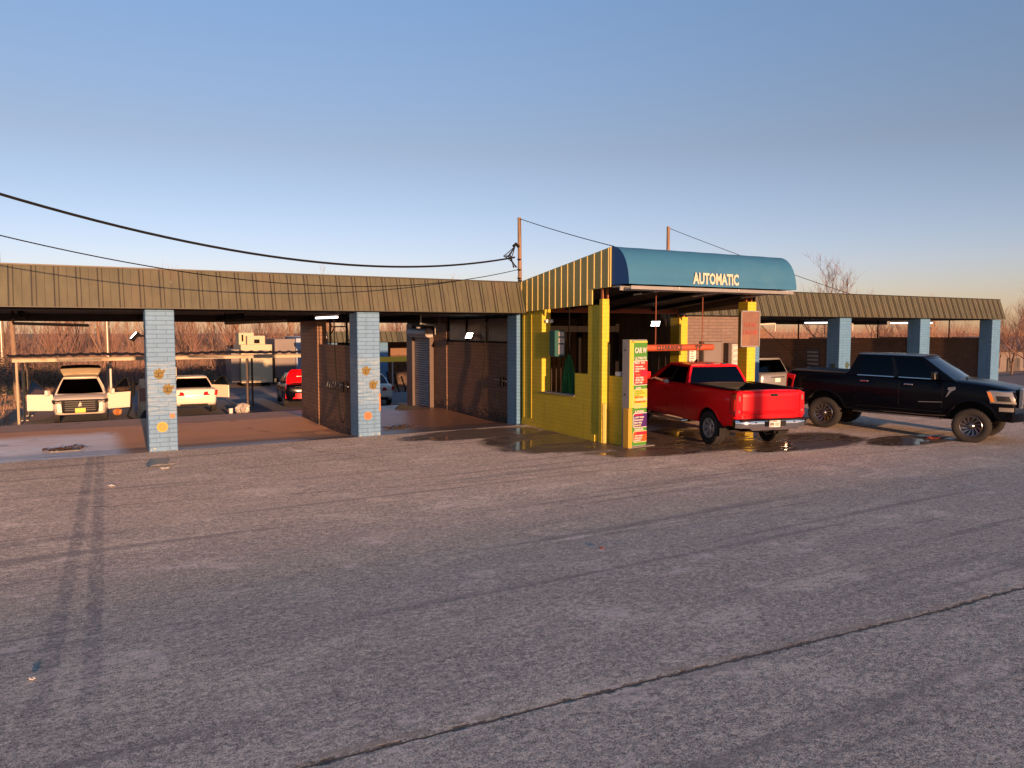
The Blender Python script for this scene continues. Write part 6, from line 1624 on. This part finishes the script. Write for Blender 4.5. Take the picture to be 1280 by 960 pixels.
leafy('evergreen_bush', 'green bush at the wood edge beside the cream kiosk', 9.3, 63.5, 1.6, 1.7, 1300, 'leaf_mid')
leafy('evergreen_bush', 'green leafed tree top in the second right bay gap', 48.5, 36.5, 2.0, 4.6, 1800, 'leaf_mid')

# ------------------------------------------------------------------ added unseen panel behind the photographer, shaped to shade the red tailgate
el = rad(5.8)
LD = Vector((.06, 1, 0)).normalized()
SP = thing('stripe_blocker', 'added unseen panel behind the camera that shades a stripe on the red tailgate', 'sign', (11.9, -22, zl(-22)))
mb = MB(); mb.tube([(11.9, -22, zl(-22)), (11.9, -22, 3.85)], .025, 8); mb.build('post', 'galv', SP)
mb = MB(); mb.box(11.69, 12.11, -22.03, -21.97, 3.80, 5.35); mb.build('sign_panel', 'white_paint', SP)

# ------------------------------------------------------------------ camera, sun, sky
cam = D.cameras.new('camera'); co = D.objects.new('camera', cam); COL.objects.link(co); SC.camera = co
cam.sensor_width = 36; cam.lens = FPX / 1280 * 36; cam.clip_end = 3000; cam.clip_start = .05
co.location = (0, 0, CAM_H)
fw = Vector((math.sin(YAW) * math.cos(PITCH), math.cos(YAW) * math.cos(PITCH), -math.sin(PITCH)))
co.rotation_euler = fw.to_track_quat('-Z', 'Y').to_euler()
sun = D.lights.new('sun', 'SUN'); so = D.objects.new('sun', sun); COL.objects.link(so)
sun.energy = SUN_E; sun.angle = rad(.55); sun.color = SUN_C
so.rotation_euler = (LD * math.cos(el) + Vector((0, 0, -math.sin(el)))).to_track_quat('-Z', 'Y').to_euler()
so.location = (0, -30, 20)
w = D.worlds.new('World'); SC.world = w; w.use_nodes = True
nt = w.node_tree; bg = nt.nodes['Background']
sky = nt.nodes.new('ShaderNodeTexSky'); sky.sky_type = 'NISHITA'; sky.sun_disc = False
sky.sun_elevation = el; sky.sun_rotation = math.atan2(-LD.x, -LD.y); sky.air_density = SKY_AIR; sky.dust_density = SKY_DUST; sky.ozone_density = SKY_OZ
tc = nt.nodes.new('ShaderNodeTexCoord'); sx = nt.nodes.new('ShaderNodeSeparateXYZ'); nt.links.new(tc.outputs['Generated'], sx.inputs[0])
rp = nt.nodes.new('ShaderNodeValToRGB'); nt.links.new(sx.outputs[2], rp.inputs[0])
for i, (q, c) in enumerate(((0, (.92, .69, .82)), (.08, (1.06, .74, .87)), (.15, (1.06, .71, .73)), (.22, (1.08, .67, .61)), (.37, (1.15, .83, .79)), (.5, (1.06, .92, .95)))):
    e = rp.color_ramp.elements[i] if i < 2 else rp.color_ramp.elements.new(q)
    e.position = q; e.color = (*c, 1)
mm = nt.nodes.new('ShaderNodeMix'); mm.data_type = 'RGBA'; mm.blend_type = 'MULTIPLY'; mm.inputs[0].default_value = 1
nt.links.new(sky.outputs[0], mm.inputs[6]); nt.links.new(rp.outputs[0], mm.inputs[7])
nt.links.new(mm.outputs[2], bg.inputs[0]); bg.inputs[1].default_value = SKY_S
SC.view_settings.view_transform = 'Standard'; SC.view_settings.look = 'None'; SC.view_settings.gamma = 1; SC.view_settings.exposure = EXPO
SC.view_settings.use_curve_mapping = False
SC.cycles.max_bounces = 6; SC.cycles.transparent_max_bounces = 12; SC.cycles.use_denoising = True
